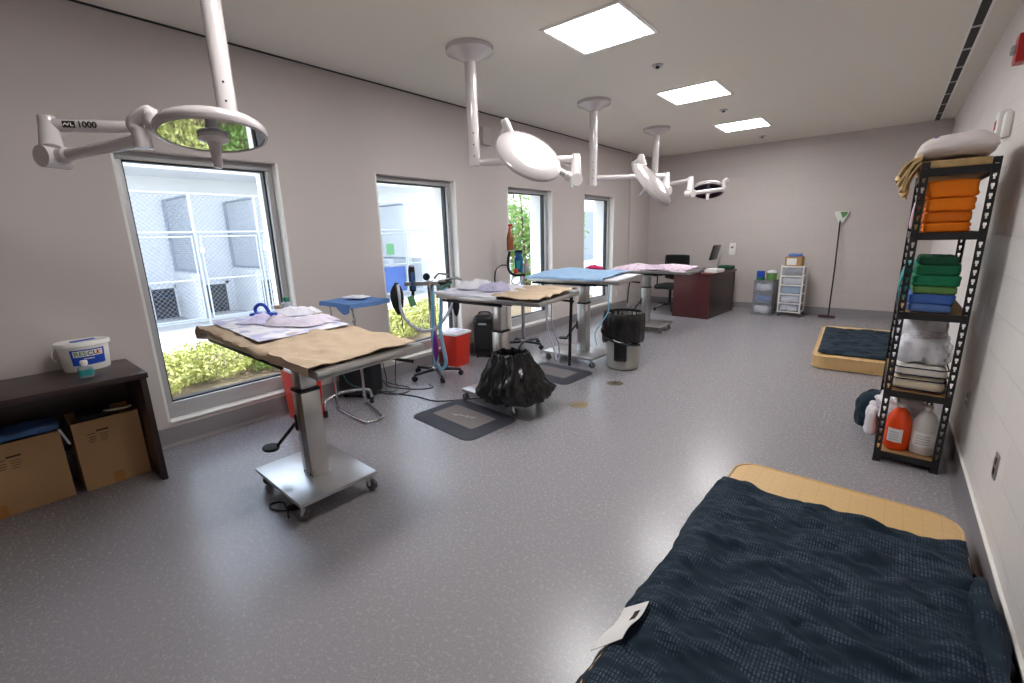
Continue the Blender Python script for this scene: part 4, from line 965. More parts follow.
# ------------------------------------------------------------------ dark bench at the left with boxes
t = thing('low_desk', 'dark brown open desk under the left edge of the first window wall', 'desk', (-3.77, -.2, 0))
MB().b2((-4.045, -1.2, .7), (-3.47, .625, .735), .003).build('top', 'espresso', t, world=True)
for y in (-1.17, .585): MB().b2((-4.04, y, 0), (-3.49, y + .032, .7), .002).build('side_panel', 'espresso', t, world=True)
MB().b2((-4.04, -1.138, .2), (-4.02, .585, .7)).build('back_panel', 'espresso', t, world=True)
MB().b2((-4.02, .555, .62), (-3.98, .585, .7)).build('bracket', 'dark_metal', t, world=True)
def carton(label, x0, x1, y0, y1, h, open_=True, ink=None):
    c = ((x0 + x1) / 2, (y0 + y1) / 2, 0); t = thing('cardboard_box', label, 'box', c, 0, 'cardboard boxes under the desk'); m = MB(); th = .005
    for lo, hi in (((x1 - th, y0, 0), (x1, y1, h)), ((x0, y0, 0), (x0 + th, y1, h)), ((x0 + th, y0, 0), (x1 - th, y0 + th, h)), ((x0 + th, y1 - th, 0), (x1 - th, y1, h)), ((x0 + th, y0 + th, 0), (x1 - th, y1 - th, th))): m.b2(lo, hi)
    m.build('body', 'card', t, world=True)
    yc = (y0 + y1) / 2
    MB().b2((x1, yc - .028, .0), (x1 + .0008, yc + .028, .075)).build('tape', 'card_tape', t, world=True)
    k = MB(); fx = x1 + .0004
    for (a, b, z0, z1) in ink: k.b2((x1, y0 + a, z0), (x1 + .0006, y0 + b, z1))
    k.build('printing', 'ink', t, world=True)
    return t
inkR = [(.105, .165, .372, .382)] + [(.06 + .0, .1, .362, .366), (.065, .1, .34, .344), (.062, .1, .325, .329), (.065, .095, .31, .314), (.115, .16, .35, .353), (.12, .16, .335, .338), (.12, .155, .32, .323), (.118, .15, .305, .308)]
carton('cardboard box beside the right end panel of the dark desk', -4.0, -3.715, .25, .575, .45, ink=inkR)
inkL = [(.28 + a, .28 + b, z0 - .03, z1 - .03) for a, b, z0, z1 in inkR]
carton('cardboard box at the left edge of the photo under the dark desk', -4.0, -3.735, -.42, .2, .43, ink=inkL)
m = MB(); m.soft((-3.86, .0, .45), (.2, .42, .05), .022, 14, .02, 9, 3.); bb = m.build('blue_wrap', 'blue_cloth')
tag(bb, 'crumpled blue sheet spilling over the left cardboard box', 'cloth')
tag(MB().sheet(lambda u, v: (-3.728 + .004 * math.sin(u * 5), .2 + .03 * u + (v - .5) * .012, .44 - .11 * u), 14, 2, .0015).build('ribbon', 'pad_print'), 'thin pale tie hanging between the two cardboard boxes', 'ribbon')
t = thing('black_pouch', 'black pouch lying in the open right cardboard box', 'pouch', (-3.84, .38, .44))
MB().soft((0, 0, .015), (.2, .17, .05), .02, 12, .008, 14, 8.).build('body', 'black_mesh', t)
MB().tube([(.07, .04, .035), (.1, .08, .04), (.1, .14, .035), (.11, .17, .042)], .007, 8, smooth=5).build('strap', 'cream', t)
# wipes bucket
bz = .735; bx, by = -3.925, .415
t = thing('wipes_bucket', 'white oval bucket with a blue label on the dark desk', 'bucket', (bx, by, bz))
MB().lathe([(0, .001), (.108, .001), (.113, .008), (.124, .16), (.131, .162), (.131, .17), (.124, .172), (.1, .172), (0, .172)], seg=56, sx=.78, sy=1.).build('body', 'white', t)
l = MB().lathe([(.132, .158), (.135, .16), (.135, .182), (.13, .188), (.118, .184), (0, .186)], seg=56, sx=.78, sy=1.); ld = l.build('lid', 'white', t)
MB().soft((.01, 0, .189), (.03, .12, .006), .002, 3, mtx=Matrix.Rotation(.25, 4, 'Z')).build('lid_print', 'label_blue', ld)
def on_oval(me, zc, a0, off=.0):
    for v in me.vertices:
        s, z, o_ = v.co.x, v.co.y, v.co.z
        r = .113 + (zc + z) / .152 * .0115 + .0008 + o_ + off; a = a0 + s / .115
        v.co = V((r * .78 * math.cos(a), r * math.sin(a), zc + z))
def patch(name, w_, h_, m, zc, a0, off, rad=.012):
    b = MB(); 
    b.sheet(lambda u, v: ((u - .5) * w_, (v - .5) * h_, 0), 24, 4, .0006)
    o = b.build(name, m, t); on_oval(o.data, zc, a0, off); return o
A0 = math.radians(3)
patch('label', .165, .1, 'label_blue', .092, A0, .0006)
patch('label_band', .14, .038, 'label', .115, A0, .0012)
for s, mt, dx in (('RES', 'mop_green', -.036), ('CU', 'ink', .02), ('E', 'orange', .051)):
    o = text('brand_word', s, .036, mt, t, Matrix.Identity(4), .0004, bold=.0006); o.data.transform(Matrix.Translation((dx, 0, .001))); on_oval(o.data, .114, A0, .0016)
patch('label_line', .05, .006, 'label', .082, A0, .0014)
MB().tube([(.0, -.137, .15), (.03, -.15, .13), (.04, -.15, .1), (.03, -.137, .08)], .003, 6, smooth=4).build('handle', 'white', t)
t = thing('sanitizer_bottle', 'small clear bottle with a teal label in front of the bucket', 'bottle', (-3.62, .368, bz))
MB().soft((0, 0, .042), (.036, .07, .082), .017, 8).build('body', 'clearplast', t)
MB().lathe([(0, .08), (.014, .08), (.014, .086), (.018, .088), (.018, .108), (.015, .112), (0, .112)], seg=20).build('cap', 'white', t)
MB().prism(rrect(.0385, .0725, .018), .022, .058).build('label', 'teal', t)

# ------------------------------------------------------------------ wall fittings
def plate(name, label, cat, o, xd, nrm, w_=.07, h_=.115, m='steel', kind='outlet'):
    t = thing(name, label, cat, o); f = frame_mtx(V((0, 0, 0)), xd, nrm)
    MB().box((0, 0, .003), (w_, h_, .006), .002, f).build('plate', m, t)
    for k in (-1, 1): MB().box((0, k * .024, .006), (.032, .03, .004), .002, f).build('socket', 'black_plastic' if m == 'steel' else 'lid_white', t)
    return t
plate('wall_outlet', 'steel outlet plate on the right wall above the dark comforter', 'outlet', (XR, 2.79, .43), (0, 1, 0), (-1, 0, 0))
plate('wall_outlet', 'steel outlet plate on the right wall beside the shelving rack', 'outlet', (XR, 3.83, .43), (0, 1, 0), (-1, 0, 0))
plate('wall_outlet', 'white outlet plate on the window wall beyond the fourth window', 'outlet', (XL, 8.15, .33), (0, -1, 0), (1, 0, 0), m='lid_white')
t = thing('mounted_dispenser', 'small white dispenser on the back wall above the dark desk', 'dispenser', (-2.32, YB, 1.13)); m = MB(); m.soft((0, -.025, 0), (.11, .05, .22), .015, 6); m.build('body', 'white', t); MB().b2((-.018, -.053, .02), (.018, -.048, .05)).build('window', 'screen', t)
t = thing('mounted_speaker', 'small grey box high on the window wall between the second and third windows', 'wall box', (XL, 4.46, 2.7)); MB().soft((.03, 0, 0), (.06, .16, .2), .012, 6).build('body', 'drywall', t); MB().b2((.006, .08, -.08), (.052, .083, .08)).build('grille', 'dark_metal', t)
t = thing('mounted_detector', 'white two part device high on the right wall above the rack', 'wall device', (XR, 4.42, 2.11))
MB().soft((-.03, .06, 0), (.06, .11, .17), .014, 6).build('body', 'white', t); MB().soft((-.02, -.07, -.02), (.04, .08, .15), .012, 6).build('side_body', 'white', t)
for k in range(4): MB().b2((-.0615, .03 + k * .02, -.03), (-.058, .036 + k * .02, .03)).build('vent_slot', 'red_alarm', t)
t = thing('mounted_fire_alarm', 'red fire alarm strobe on the right wall at the top right corner', 'fire alarm', (XR, 4.37, 2.52)); MB().soft((-.025, 0, 0), (.05, .12, .16), .008, 6).build('body', 'red_alarm', t); MB().soft((-.055, 0, 0), (.03, .06, .05), .012, 5).build('lens', 'clearplast', t)

# ------------------------------------------------------------------ desk and chair at the back
t = thing('office_desk', 'dark mahogany desk in front of the back wall', 'desk', (-2.53, 8.64, 0), math.radians(-4.5))
MB().b2((-.335, -.63, .745), (.335, .61, .78), .003).build('top', 'mahogany', t)
MB().b2((-.325, -.61, 0), (.315, -.58, .745), .002).build('end_panel', 'mahogany', t)
MB().b2((-.325, .56, 0), (.315, .59, .745), .002).build('end_panel', 'mahogany', t)
MB().b2((.285, -.58, .0), (.305, .56, .745)).build('modesty_panel', 'espresso', t)
m = MB(); m.cyl((.305, .0, .62), (.3075, .0, .62), .02, seg=16); m.build('grommet', 'dark_metal', t)
DZ = .78
t = thing('monitor', 'black monitor on a silver stand on the mahogany desk', 'monitor', (-2.42, 8.78, DZ), math.radians(1))
m = MB(); m.soft((0, 0, .009), (.22, .24, .018), .008, 4); m.b2((.02, -.03, .018), (.045, .03, .36), .006, Matrix.Rotation(math.radians(8), 4, 'Y')); m.build('stand', 'steel', t)
R8 = Matrix.Translation((-.02, 0, .32)) @ Matrix.Rotation(math.radians(14), 4, 'Y')
MB().box((0, 0, 0), (.03, .42, .27), .006, R8).build('housing', 'black_plastic', t)
MB().box((-.0155, 0, 0), (.002, .4, .25), 0, R8).build('screen', 'screen', t)
tag(MB().soft((0, 0, .013), (.16, .34, .022), .008, 6).build('keyboard', 'black_plastic', loc=(-2.62, 8.6, DZ), rotz=-.1), 'black keyboard lying in front of the monitor', 'keyboard')
t = thing('paper_tray', 'white stack of paper on the near end of the mahogany desk', 'paper stack', (-2.3, 8.32, DZ), math.radians(-8)); MB().soft((0, 0, .032), (.22, .3, .06), .006, 5).build('stack', 'label', t)
tag(MB().soft((0, 0, .02), (.3, .22, .035), .015, 10, .01, 10, 2.).build('folded_sheet', 'steel', loc=(-2.66, 8.2, DZ), rotz=.3), 'grey folded item on the near left corner of the mahogany desk', 'folder')
t = thing('green_pack', 'low dark green pack at the far end of the mahogany desk', 'pack', (-2.3, 9.02, DZ), -.1); MB().soft((0, 0, .036), (.26, .2, .07), .012, 8, .008, 14, 5.).build('pack', 'green_dark', t)
t = thing('office_chair', 'black mesh back office chair behind the farthest table', 'chair', (-3.2, 8.72, 0), math.radians(-6))
for k in range(5):
    a = 2 * PI * k / 5 + .3; d = V((math.cos(a), math.sin(a), 0)); l = MB(); l.tube([V((0, 0, .11)), d * .2 + V((0, 0, .09)), d * .3 + V((0, 0, .06))], [.026, .02, .016], 10); lg = l.build('leg', 'black_plastic', t)
    w = MB(); f = frame_mtx(d * .3 + V((0, 0, .028)), d, V((-d.y, d.x, 0)))
    for q in (-1, 1): w.lathe([(.012, q * .012 - .008), (.027, q * .012 - .007), (.028, q * .012), (.027, q * .012 + .007), (.012, q * .012 + .008)], seg=16, mtx=f)
    w.cyl(d * .3 + V((0, 0, .02)), d * .3 + V((0, 0, .06)), .007, seg=8); w.build('caster', 'rubber', lg)
MB().cyl((0, 0, .09), (0, 0, .42), .024, seg=16).build('gas_lift', 'black_plastic', t)
MB().soft((0, 0, .46), (.48, .46, .09), .04, 12, fn=lambda p: V((p.x, p.y, p.z - .12 * p.x * p.x))).build('seat', 'black_mesh', t)
m = MB(); m.tube([(0, .2, .42), (0, .27, .45), (0, .29, .6), (0, .26, .7)], .02, 10, smooth=5); m.build('back_support', 'black_plastic', t)
m = MB(); pts = [V((x, .24 - .25 * x * x, z)) for x, z in ((-.22, .6), (-.235, .8), (-.23, 1.0), (-.2, 1.03), (0, 1.035), (.2, 1.03), (.23, 1.0), (.235, .8), (.22, .6), (0, .57))]
m.tube(pts + [pts[0]], .016, 10, smooth=5); bf = m.build('back_frame', 'black_plastic', t)
m = MB()
for k in range(26):
    z = .6 + .42 * k / 25; m.tube([(x, .24 - .25 * x * x, z) for x in (-.22, -.12, 0, .12, .22)], .0042, 5)
for k in range(9):
    x = -.2 + .05 * k; m.tube([(x, .242 - .25 * x * x, .6), (x, .242 - .25 * x * x, 1.02)], .003, 5)
m.sheet(lambda u, v: (-.22 + .44 * u, .246 - .25 * (-.22 + .44 * u) ** 2, .59 + .43 * v), 12, 2, .002); m.build('mesh_panel', 'black_mesh', t)
for s in (-1, 1):
    m = MB(); m.tube([(s * .22, .02, .44), (s * .29, .02, .46), (s * .29, .02, .64)], .014, 8); m.soft((s * .29, .0, .655), (.07, .24, .03), .012, 6); m.build('armrest', 'black_plastic', t)

# ------------------------------------------------------------------ storage at the back wall
t = thing('drawer_tower', 'low grey plastic drawer tower by the back wall', 'drawer unit', (-1.615, 9.06, 0), math.radians(-5))
m = MB()
for lo, hi in (((-.155, -.155, 0), (-.148, .17, .6)), ((.148, -.155, 0), (.155, .17, .6)), ((-.148, .163, 0), (.148, .17, .6)), ((-.155, -.16, .6), (.155, .17, .612)), ((-.148, -.155, 0), (.148, .163, .012))): m.b2(lo, hi)
m.build('cabinet', 'smoke_plast', t)
for k in range(3):
    z = .02 + k * .195; d = MB()
    for lo, hi in (((-.143, -.165, z), (.143, -.16, z + .18)), ((-.143, -.16, z), (-.139, .15, z + .17)), ((.139, -.16, z), (.143, .15, z + .17)), ((-.139, -.16, z), (.139, .15, z + .005))): d.b2(lo, hi)
    d.b2((-.06, -.178, z + .15), (.06, -.165, z + .165), .003)
    dr = d.build('drawer', 'drawer_plast', t)
    MB().soft((0, -.06, z + .075), (.24, .17, .11), .04, 10, .02, 12, k * 3.).build('contents', ['pad_white', 'scrub_blue', 'pad_print'][k], dr)
tag(MB().soft((0, 0, .08), (.11, .12, .16), .008, 5).build('wipes_box', 'teal', loc=(-1.7, 8.99, .614), rotz=-.05), 'blue and green box on the left of the low drawer tower', 'box')
bpy.data.objects['wipes_box'].data.materials[0] = M['blue_plastic']
o = MB().soft((0, 0, .025), (.112, .122, .05), .008, 5).build('green_band', 'green_mid', bpy.data.objects['wipes_box'])
t = thing('green_tub', 'green tub with white cloth on the low drawer tower', 'tub', (-1.53, 9.0, .614)); MB().lathe([(0, 0), (.075, 0), (.085, .12), (.09, .125), (.085, .128), (.07, .02), (0, .02)], seg=28).build('body', 'green_olive', t); MB().soft((0, 0, .12), (.13, .13, .1), .045, 10, .02, 14, 6.).build('cloth', 'pad_white', t)
t = thing('drawer_cart', 'tall white framed drawer cart on casters by the back wall', 'drawer cart', (-1.215, 9.14, 0), math.radians(-4))
m = MB()
for x in (-.165, .165):
    for y in (-.15, .15): m.cyl((x, y, .06), (x, y, .88), .011, seg=10)
for z in (.075, .225, .385, .535, .69, .85):
    for y in (-.15, .15): m.cyl((-.165, y, z), (.165, y, z), .008, seg=8)
    for x in (-.165, .165): m.cyl((x, -.15, z), (x, .15, z), .008, seg=8)
m.build('frame', 'white', t)
for x in (-.165, .165):
    for y in (-.15, .15): caster(t, x, y, .066, .026, .8, world=False)
for k, z in enumerate((.085, .235, .395, .545, .7)):
    h = (.125, .135, .125, .13, .13)[k]; d = MB()
    for lo, hi in (((-.148, -.155, z), (.148, -.15, z + h)), ((-.148, -.15, z), (-.144, .14, z + h)), ((.144, -.15, z), (.148, .14, z + h)), ((-.144, -.15, z), (.144, .14, z + .005)), ((-.144, .136, z), (.144, .14, z + h))): d.b2(lo, hi)
    d.b2((-.148, -.162, z + h - .014), (.148, -.155, z + h), .003)
    dr = d.build('drawer', 'drawer_plast', t)
    MB().soft((0, -.02, z + h * .45), (.27, .24, h * .75), .03, 10, .016, 12, k * 5.).build('contents', ['pad_print', 'pad_white', 'sky_cloth', 'pad_white', 'smoke_plast'][k], dr)
t = thing('card_carton', 'small brown carton with a white label on the drawer cart', 'box', (-1.225, 9.1, .861), -.07)
MB().soft((0, 0, .08), (.25, .2, .16), .006, 4).build('body', 'wood_deck', t); MB().b2((-.095, -.103, .02), (.05, -.1, .13)).build('label', 'label', t); MB().soft((0, 0, .18), (.2, .15, .05), .02, 8, .015, 16, 3.).build('contents', 'scrub_pale', t)
t = thing('long_mop', 'long handled dark mop leaning on the back wall', 'mop', (-.67, 9.2, 0))
MB().tube([(-.66, 9.2, .02), (-.665, 9.3, .8), (-.69, 9.465, 1.62)], .011, 10).build('handle', 'dark_metal', t, world=True)
MB().soft((-.68, 9.18, .02), (.24, .1, .035), .014, 10, .008, 20, 2.).build('mop_head', 'maroon', t, world=True)
t = thing('mounted_holder', 'white and green triangular holder on the back wall above the mop', 'holder', (-.68, YB, 1.66))
MB().prism([(-.09, .08), (.09, .08), (.1, .05), (.03, -.1), (-.03, -.1), (-.1, .05)], 0, .05, frame_mtx(V((0, 0, 0)), (1, 0, 0), (0, -1, 0))).build('body', 'mop_white', t)
MB().prism([(-.02, .07), (.08, .07), (.07, .02), (.02, -.03)], .05, .056, frame_mtx(V((0, 0, 0)), (1, 0, 0), (0, -1, 0))).build('green_face', 'mop_green', t)

# ------------------------------------------------------------------ mattresses and comforters
def mattress(label, c, size, rot, r=.12):
    t = thing('mattress', label, 'mattress', c, rot, 'tan floor mattresses')
    hx, hy, h = size[0] / 2, size[1] / 2, size[2]
    m = MB(); prof = [(-.02, .0), (-.004, .012), (0, .035), (0, h - .035), (-.006, h - .012), (-.03, h)]
    rings = []
    for o_, z in prof:
        rings.append([m.b.verts.new((x + .004 * math.sin(y * 9), y, z)) for x, y in rrect(size[0] + 2 * o_, size[1] + 2 * o_, r + o_, 8)])
    for a, b in zip(rings, rings[1:]):
        n = len(a)
        for i in range(n): m.b.faces.new((a[i], a[(i + 1) % n], b[(i + 1) % n], b[i]))
    m.b.faces.new(rings[0][::-1]); m.b.faces.new(rings[-1])
    m.build('ticking', 'mattress', t)
    e = MB(); 
    for z in (.014, h - .014): e.tube([(x, y, z) for x, y in rrect(size[0] + .004, size[1] + .004, r, 8)] + [(size[0] / 2 + .002, size[1] / 2 - r, z)], .006, 6)
    e.build('piping', 'mattress', t)
    return t
mattress('tan mattress on the floor nearest the viewer beside the right wall', (-.08, 1.86, 0), (.98, 1.96, .115), math.radians(-1))
mattress('tan mattress on the floor farther away near the shelving rack', (-.045, 6.68, 0), (1.0, 1.88, .15), math.radians(2.5))
def comforter(label, x0, x1, y0, y1, h, fl, fr, amp, seed, rot=0., c=(0, 0, 0), nu=150, nv=220, hemroll=True, near=0.):
    """quilt over a mattress: x0..x1 is the top, fl / fr how far it hangs to the floor on the left / right"""
    W = fl + (x1 - x0) + fr
    def P(u, v):
        s = u * W; y = y0 + (y1 - y0) * v
        q = V((s * 3.2, y * 4.6, seed)); w1 = noise.noise(q); w2 = noise.noise(q * 2.3 + V((3, 1, 0))); w3 = noise.noise(V((s * 5 + y * 3, y * 13 - s * 2, seed + 7))); w4 = noise.noise(V((s * 16, y * 30, seed + 2)))
        w5 = noise.noise(V((s * 9 - y * 6, y * 22 + s * 9, seed + 3))); wr = amp * (.5 * w1 + .4 * w2 + .65 * max(0, w3) + .45 * max(0, w5) + .2 * w4 - .5 * max(0, .35 - abs(noise.noise(V((s * 4 + y, y * 7 - s * 2, seed + 9))) * 3)) )
        edge = min(1, (1 - v) * (y1 - y0) / .06, v * (y1 - y0) / .06)
        puff = .03 * (max(0, edge) ** .5)
        sw = .03 * noise.noise(V((y * 3, seed, 1))) + .012 * noise.noise(V((y * 11, seed, 2)))
        ax0, ax1 = x0 - .012, x1 + .012
        if s < fl:
            d = fl - s; k = min(d, h + .02); out = max(0, d - k)
            x = ax0 - .065 * (k / h) - out + sw * (d / fl); z = h + .02 - k * .98 + max(0, wr) * .8 + .012
        elif s > fl + (x1 - x0):
            d = s - fl - (x1 - x0); k = min(d, h + .02); x = ax1 + .035 * (k / h) + .3 * sw * min(1, d / .1); z = h + .02 - k * .95 + max(0, wr) * .7 + .012
            x = min(x, XR - .03 - .01 * w4)
        else:
            a = s - fl; x = x0 + a; e2 = min(1, a / .08, (x1 - x0 - a) / .08); z = h + .016 + max(0, puff * max(0, e2) ** .5 + wr * (.5 + .5 * max(0, e2)) + .02 * max(0, 1 - e2))
        z = max(z, .012 + .006 * w4 + .008 * max(0, w2))
        yy = y + .025 * noise.noise(V((s * 2, v * .5, seed + 5))) * (v * 2 - 1) + .02 * w1 * .4
        return V((x, yy, z))
    o = MB().sheet(P, nu, nv, .012).build('comforter', 'comforter', ang=80, loc=c, rotz=rot)
    return tag(o, label, 'comforter', 'dark comforters')
q1 = comforter('rumpled dark comforter spread over the nearest mattress', -.55, .40, .62, 2.52, .115, .135, .16, .043, 3., hemroll=True)
comforter('dark comforter lying flat on the farther mattress', -.5, .2, -.78, .72, .15, .0, .0, .022, 11., rot=math.radians(2.5), c=(.0, 6.57, .0), nu=60, nv=90)
ro = MB().soft((.418, 1.85, .13), (.075, .8, .13), .035, 18, .03, 8, 4.).build('bunched_edge', 'comforter', q1)
lab_ = MB(); QA, QB, QC, QD = V((-.605, 1.12, .085)), V((-.51, 1.16, .165)), V((-.5, 1.36, .165)), V((-.585, 1.34, .1))
def lq(u, v): return QA.lerp(QB, u).lerp(QD.lerp(QC, u), v) + V((-.5, 0, .8)) * (.03 + .006 * math.sin(v * 7))
lab_.sheet(lq, 10, 12, .002); lab_.build('care_label', 'label', q1)
m = MB(); m.sheet(lambda u, v: lq(.62 + .2 * u, .6 + .22 * v) + V((-.5, 0, .8)) * .002, 2, 4, .001); m.build('label_code', 'ink', q1)

# ------------------------------------------------------------------ shelving rack
SX0, SX1, SY0, SY1, SH_ = .085, .40, 3.565, 4.475, 1.835
t = thing('shelving_rack', 'black slotted steel shelving rack against the right wall', 'shelving rack', ((SX0 + SX1) / 2, (SY0 + SY1) / 2, 0))
def slotted(m, o, u, n, w_, h, th=.0022, pitch=.0508):
    """one flange of a slotted angle post: o base corner, u width direction, n thickness direction; keyhole slots left open"""
    o, u, n = V(o), V(u), V(n); Z = V((0, 0, 1))
    def bar(a0, a1, z0, z1):
        P = [o + u * a + Z * z + n * k for k in (0, th) for a, z in ((a0, z0), (a1, z0), (a1, z1), (a0, z1))]
        vs = [m.b.verts.new(p) for p in P]
        for f in ((0, 1, 2, 3), (7, 6, 5, 4), (0, 4, 5, 1), (1, 5, 6, 2), (2, 6, 7, 3), (3, 7, 4, 0)): m.b.faces.new([vs[i] for i in f])
    e = w_ * .3; c0, c1 = e, w_ - e
    bar(0, e, 0, h); bar(c1, w_, 0, h)
    z = 0.; k = 0
    bar(c0, c1, 0, .045); z = .045
    while z < h - .06:
        # keyhole: wide upper part, narrow foot
        s = (c1 - c0) * .22
        bar(c0, c0 + s, z, z + .014); bar(c1 - s, c1, z, z + .014); 
        bar(c0, c1, z + .03, z + pitch); z += pitch
    bar(c0, c1, z, h)
PW = .036
for x, sx in ((SX0, 1), (SX1, -1)):
    for y, sy in ((SY0, 1), (SY1, -1)):
        m = MB(); slotted(m, (x, y, 0), (sx, 0, 0), (0, sy, 0), PW, SH_); slotted(m, (x, y + .0023 * sy, 0), (0, sy, 0), (sx, 0, 0), PW, SH_)
        p = m.build('post', 'rack', t, world=True, smooth=False)
        MB().b2((min(x, x + sx * .038) - .002, min(y, y + sy * .038) - .002, 0), (max(x, x + sx * .038) + .002, max(y, y + sy * .038) + .002, .006)).build('foot', 'rubber', p, world=True)
SHZ = (.075, .49, .985, 1.45, 1.80)
for z in SHZ:
    m = MB(); h = .042
    m.b2((SX0 + .003, SY0 + .003, z - h), (SX1 - .003, SY0 + .008, z)); m.b2((SX0 + .003, SY1 - .008, z - h), (SX1 - .003, SY1 - .003, z)); m.b2((SX0 + .003, SY0 + .009, z - h), (SX0 + .008, SY1 - .009, z)); m.b2((SX1 - .008, SY0 + .009, z - h), (SX1 - .003, SY1 - .009, z))
    m.b2((SX0 + .009, SY0 + .009, z - .022), (SX1 - .009, SY0 + .02, z - .018)); m.b2((SX0 + .009, SY1 - .02, z - .022), (SX1 - .009, SY1 - .009, z - .018))
    sh = m.build('shelf', 'rack', t, world=True)
    MB().b2((SX0 + .0085, SY0 + .0085, z - .017), (SX1 - .0085, SY1 - .0085, z - .004)).build('deck', 'wood_deck', sh, world=True)
def folded(name, m, label, c, size, layers, seed, rot=0., grp=None, cat='towel', lean=0.):
    """a towel folded into layers; the fold shows as a round nose towards the front"""
    b = MB(); h = size[2] / layers; rr = random.Random(seed)
    for k in range(layers):
        j = rr.uniform(-.006, .006); g = rr.uniform(.97, 1.0)
        b.soft((j, rr.uniform(-.004, .004), h * (k + .5)), (size[0] * g, size[1] * g, h * 1.12), h * .5, 12, h * .16, 13, seed + k * 2.3)
    # the nose that joins the layers at the front
    b.soft((0, -size[1] * .46, size[2] * .5), (size[0] * .96, size[1] * .08, size[2] * .96), size[2] * .42, 10, size[2] * .06, 14, seed + 9)
    o = b.build(name, m, loc=c, rotz=rot, ang=70)
    return tag(o, label, cat, grp)
# top shelf
t = tag(MB().soft((0, 0, .07), (.33, .66, .135), .06, 18, .02, 6, 4., fn=lambda p: V((p.x, p.y, p.z * (1 - .35 * abs(p.x / .165) ** 4) * (1 - .35 * abs(p.y / .33) ** 4) - .02 * abs(p.x / .165) ** 2))).build('pillow', 'pillow_white', loc=(.225, 3.93, 1.862)), 'white pillow lying on top of the shelving rack', 'pillow')
m = MB(); m.soft((-.085, -.285, .1), (.04, .012, .022), .005, 4); m.build('tag_print', 'label_blue', t)
folded('folded_blanket', 'print_cloth', 'tan and blue printed cloth under the pillow, drooping over the rack side', (.225, 3.98, 1.803), (.31, .7, .045), 2, 2, cat='blanket')
m = MB()
for k, (dx, dz, l) in enumerate(((0, 0, .15), (-.014, .006, .12), (.014, -.004, .17), (-.03, .01, .09))):
    m.sheet(lambda u, v: V((.083 + dx * u - .06 * math.sin(u * 1.5) - .012 * math.sin(v * 17 + k) * u, 3.585 + .4 * v, 1.85 + dz - l * u ** 1.3 + .018 * math.sin(v * 11 + u * 3 + k * 2))), 18, 50, .01)
tag(m.build('draped_cloth', 'print_cloth', ang=70), 'corner of printed cloth hanging off the left side of the rack top', 'cloth')
# orange towels
z = 1.452
for k, (h, m, n, lab) in enumerate(((.055, 'orange', 2, 'lowest orange folded towel of the stack on the rack'), (.06, 'orange_dark', 2, 'second orange folded towel from the bottom of the stack'), (.075, 'orange', 2, 'third orange folded towel from the bottom of the stack'), (.095, 'orange', 3, 'topmost orange folded towel of the stack on the rack'))):
    folded('folded_towel', m, lab, (.232, 3.74, z), (.215 - .004 * (3 - k), .28, h - .004), n, 20 + k, grp='orange folded towels'); z += h
z = .987
for k, (h, m, n, x, w_, lab) in enumerate(((.05, 'scrub_pale', 1, .225, .2, 'pale blue folded scrub at the bottom of the middle shelf stack'), (.06, 'scrub_blue', 2, .225, .21, 'brighter blue folded scrub under the olive one'), (.045, 'green_olive', 2, .235, .2, 'olive green folded cloth in the middle shelf stack'), (.065, 'green', 2, .235, .215, 'green folded cloth just above the olive one'), (.06, 'green_mid', 1, .235, .2, 'green folded cloth below the darkest one'), (.05, 'green_dark', 1, .23, .18, 'dark green folded cloth on top of the middle shelf stack'))):
    folded('folded_cloth', m, lab, (x, 3.73, z), (w_, .26, h - .003), n, 40 + k, grp='folded cloths on the middle shelf', cat='cloth'); z += h
folded('folded_blanket', 'print_cloth', 'printed blanket behind the orange towels on the rack', (.23, 4.15, 1.456), (.25, .4, .22), 3, 61, cat='blanket')
folded('folded_blanket', 'teal', 'teal blanket behind the green cloths on the rack', (.23, 4.13, .997), (.25, .38, .26), 4, 62, cat='blanket')
m = MB(); m.sheet(lambda u, v: V((.118 - .03 * math.sin(u * 2.4), 3.92 + .34 * v, 1.24 - .22 * u + .01 * math.sin(v * 14))), 14, 26, .008); tag(m.build('teal_cloth', 'teal'), 'teal cloth edge hanging beside the left post of the rack', 'cloth')
m = MB(); m.sheet(lambda u, v: V((.112 - .02 * math.sin(u * 2), 3.92 + .3 * v, 1.68 - .2 * u + .01 * math.sin(v * 16))), 14, 26, .008); tag(m.build('pink_cloth_edge', 'pink_cloth'), 'pink patterned cloth edge beside the orange towels on the rack', 'cloth')
# lower middle shelf: blankets in zip bags
def zipbag(label, c, size, m, seed):
    t = thing('zip_bag', label, 'storage bag', c, 0, 'blankets in clear zip bags')
    MB().soft((0, 0, size[2] / 2), (size[0], size[1], size[2]), size[2] * .42, 14, .006, 9, seed).build('blanket', m, t)
    for z in (.012, size[2] - .012):
        MB().tube([(x, y, z) for x, y in rrect(size[0] + .008, size[1] + .008, .04, 6)] + [(size[0] / 2 + .004, size[1] / 2 - .036, z)], .004, 6).build('piping', 'navy', t)
    return t
zipbag('cream blanket in a navy piped bag at the bottom of the zip bag pile', (.24, 3.82, .492), (.245, .42, .085), 'cream', 3.)
zipbag('off-white blanket in a navy piped bag, second in the zip bag pile', (.245, 3.82, .581), (.24, .42, .07), 'offwhite', 5.)
t = thing('plastic_bag', 'clear bag of white supplies on top of the zip bag pile', 'plastic bag', (.24, 3.8, .655))
MB().soft((-.05, 0, .075), (.13, .3, .14), .05, 12, .02, 12, 3.).build('contents', 'pad_white', t); MB().soft((.07, -.05, .05), (.1, .2, .09), .03, 12, .014, 16, 7.).build('white_pack', 'lid_white', t)
MB().soft((.0, 0, .08), (.25, .36, .165), .06, 16, .02, 12, 9.).build('film', 'film', t)
t = thing('plastic_bag', 'clear bag of white supplies at the back of the lower middle shelf', 'plastic bag', (.24, 4.2, .525))
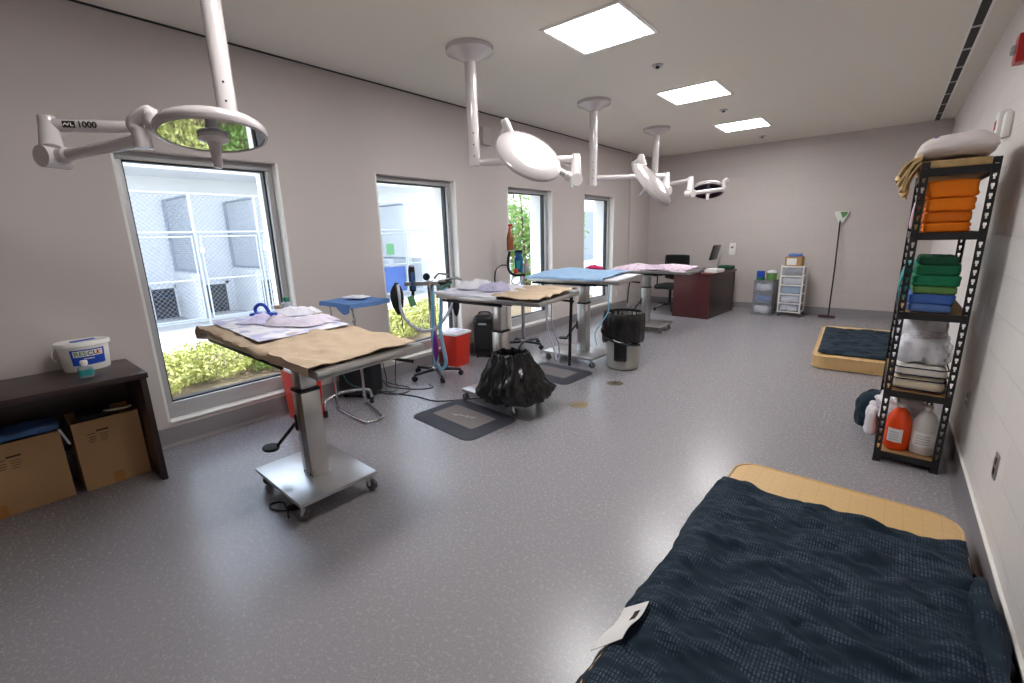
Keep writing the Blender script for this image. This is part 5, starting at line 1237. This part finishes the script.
MB().soft((0, 0, .17), (.22, .3, .32), .07, 14, .03, 10, 13.).build('contents', 'bag_pale', t); MB().soft((0, 0, .185), (.26, .34, .36), .07, 14, .03, 10, 15.).build('film', 'film', t)
# bottom shelf
def jug(label, c, r, h, m, lab, rot, cat='jug'):
    t = thing('gallon_jug', label, cat, c, rot, 'gallon jugs on the bottom shelf')
    MB().lathe([(0, 0), (r * .9, 0), (r, .012), (r, h * .55), (r * .93, h * .66), (r * .62, h * .82), (r * .32, h * .9), (r * .27, h * .93), (r * .27, h * .97), (0, h * .97)], seg=36).build('body', m, t)
    MB().lathe([(0, h * .93), (r * .33, h * .93), (r * .33, h), (0, h)], seg=20).build('cap', 'white', t)
    MB().tube([(0, r * .3, h * .88), (0, r * .72, h * .86), (0, r * .98, h * .7), (0, r * .98, h * .56)], .011, 10, smooth=5).build('handle', m, t)
    l = MB(); a0, a1 = lab; l.sheet(lambda u, v: ((r + .0012) * math.cos(a0 + (a1 - a0) * u), (r + .0012) * math.sin(a0 + (a1 - a0) * u), h * (.18 + .3 * v)), 16, 3, .0008); lb = l.build('label', 'label', t)
    k = MB()
    for q in range(4): k.sheet(lambda u, v: ((r + .0022) * math.cos(a0 + (a1 - a0) * (.15 + .6 * u)), (r + .0022) * math.sin(a0 + (a1 - a0) * (.15 + .6 * u)), h * (.23 + .055 * q + .018 * v)), 12, 1, .0006)
    k.build('label_text', 'frame', lb)
    return t
jug('orange jug of cleaner on the bottom shelf of the rack', (.19, 3.69, .077), .066, .30, 'orange_liquid', (-2.4, -1.2), 0)
jug('clear jug with a white label on the bottom shelf of the rack', (.318, 3.69, .077), .065, .31, 'jug', (-2.5, -.7), 0)
for k, (c, s, lab) in enumerate((((.2, 3.98, .077), (.24, .34, .3), 'pale crumpled plastic bag behind the orange jug'), ((.05, 3.93, .09), (.06, .3, .17), 'pale crumpled plastic bag sticking out left of the rack'))):
    tag(MB().soft((0, 0, s[2] / 2), s, min(s) * .4, 22, .045 if k == 0 else .02, 14 if k == 0 else 7, 70 + k).build('crumpled_bag', 'bag_pale', loc=c), lab, 'plastic bag')
tag(MB().soft((0, 0, .18), (.2, .22, .32), .085, 16, .025, 7, 5.).build('denim_bundle', 'comforter', loc=(.055, 4.27, -.07)), 'dark blue rolled bedding poking out left of the rack', 'bedding')
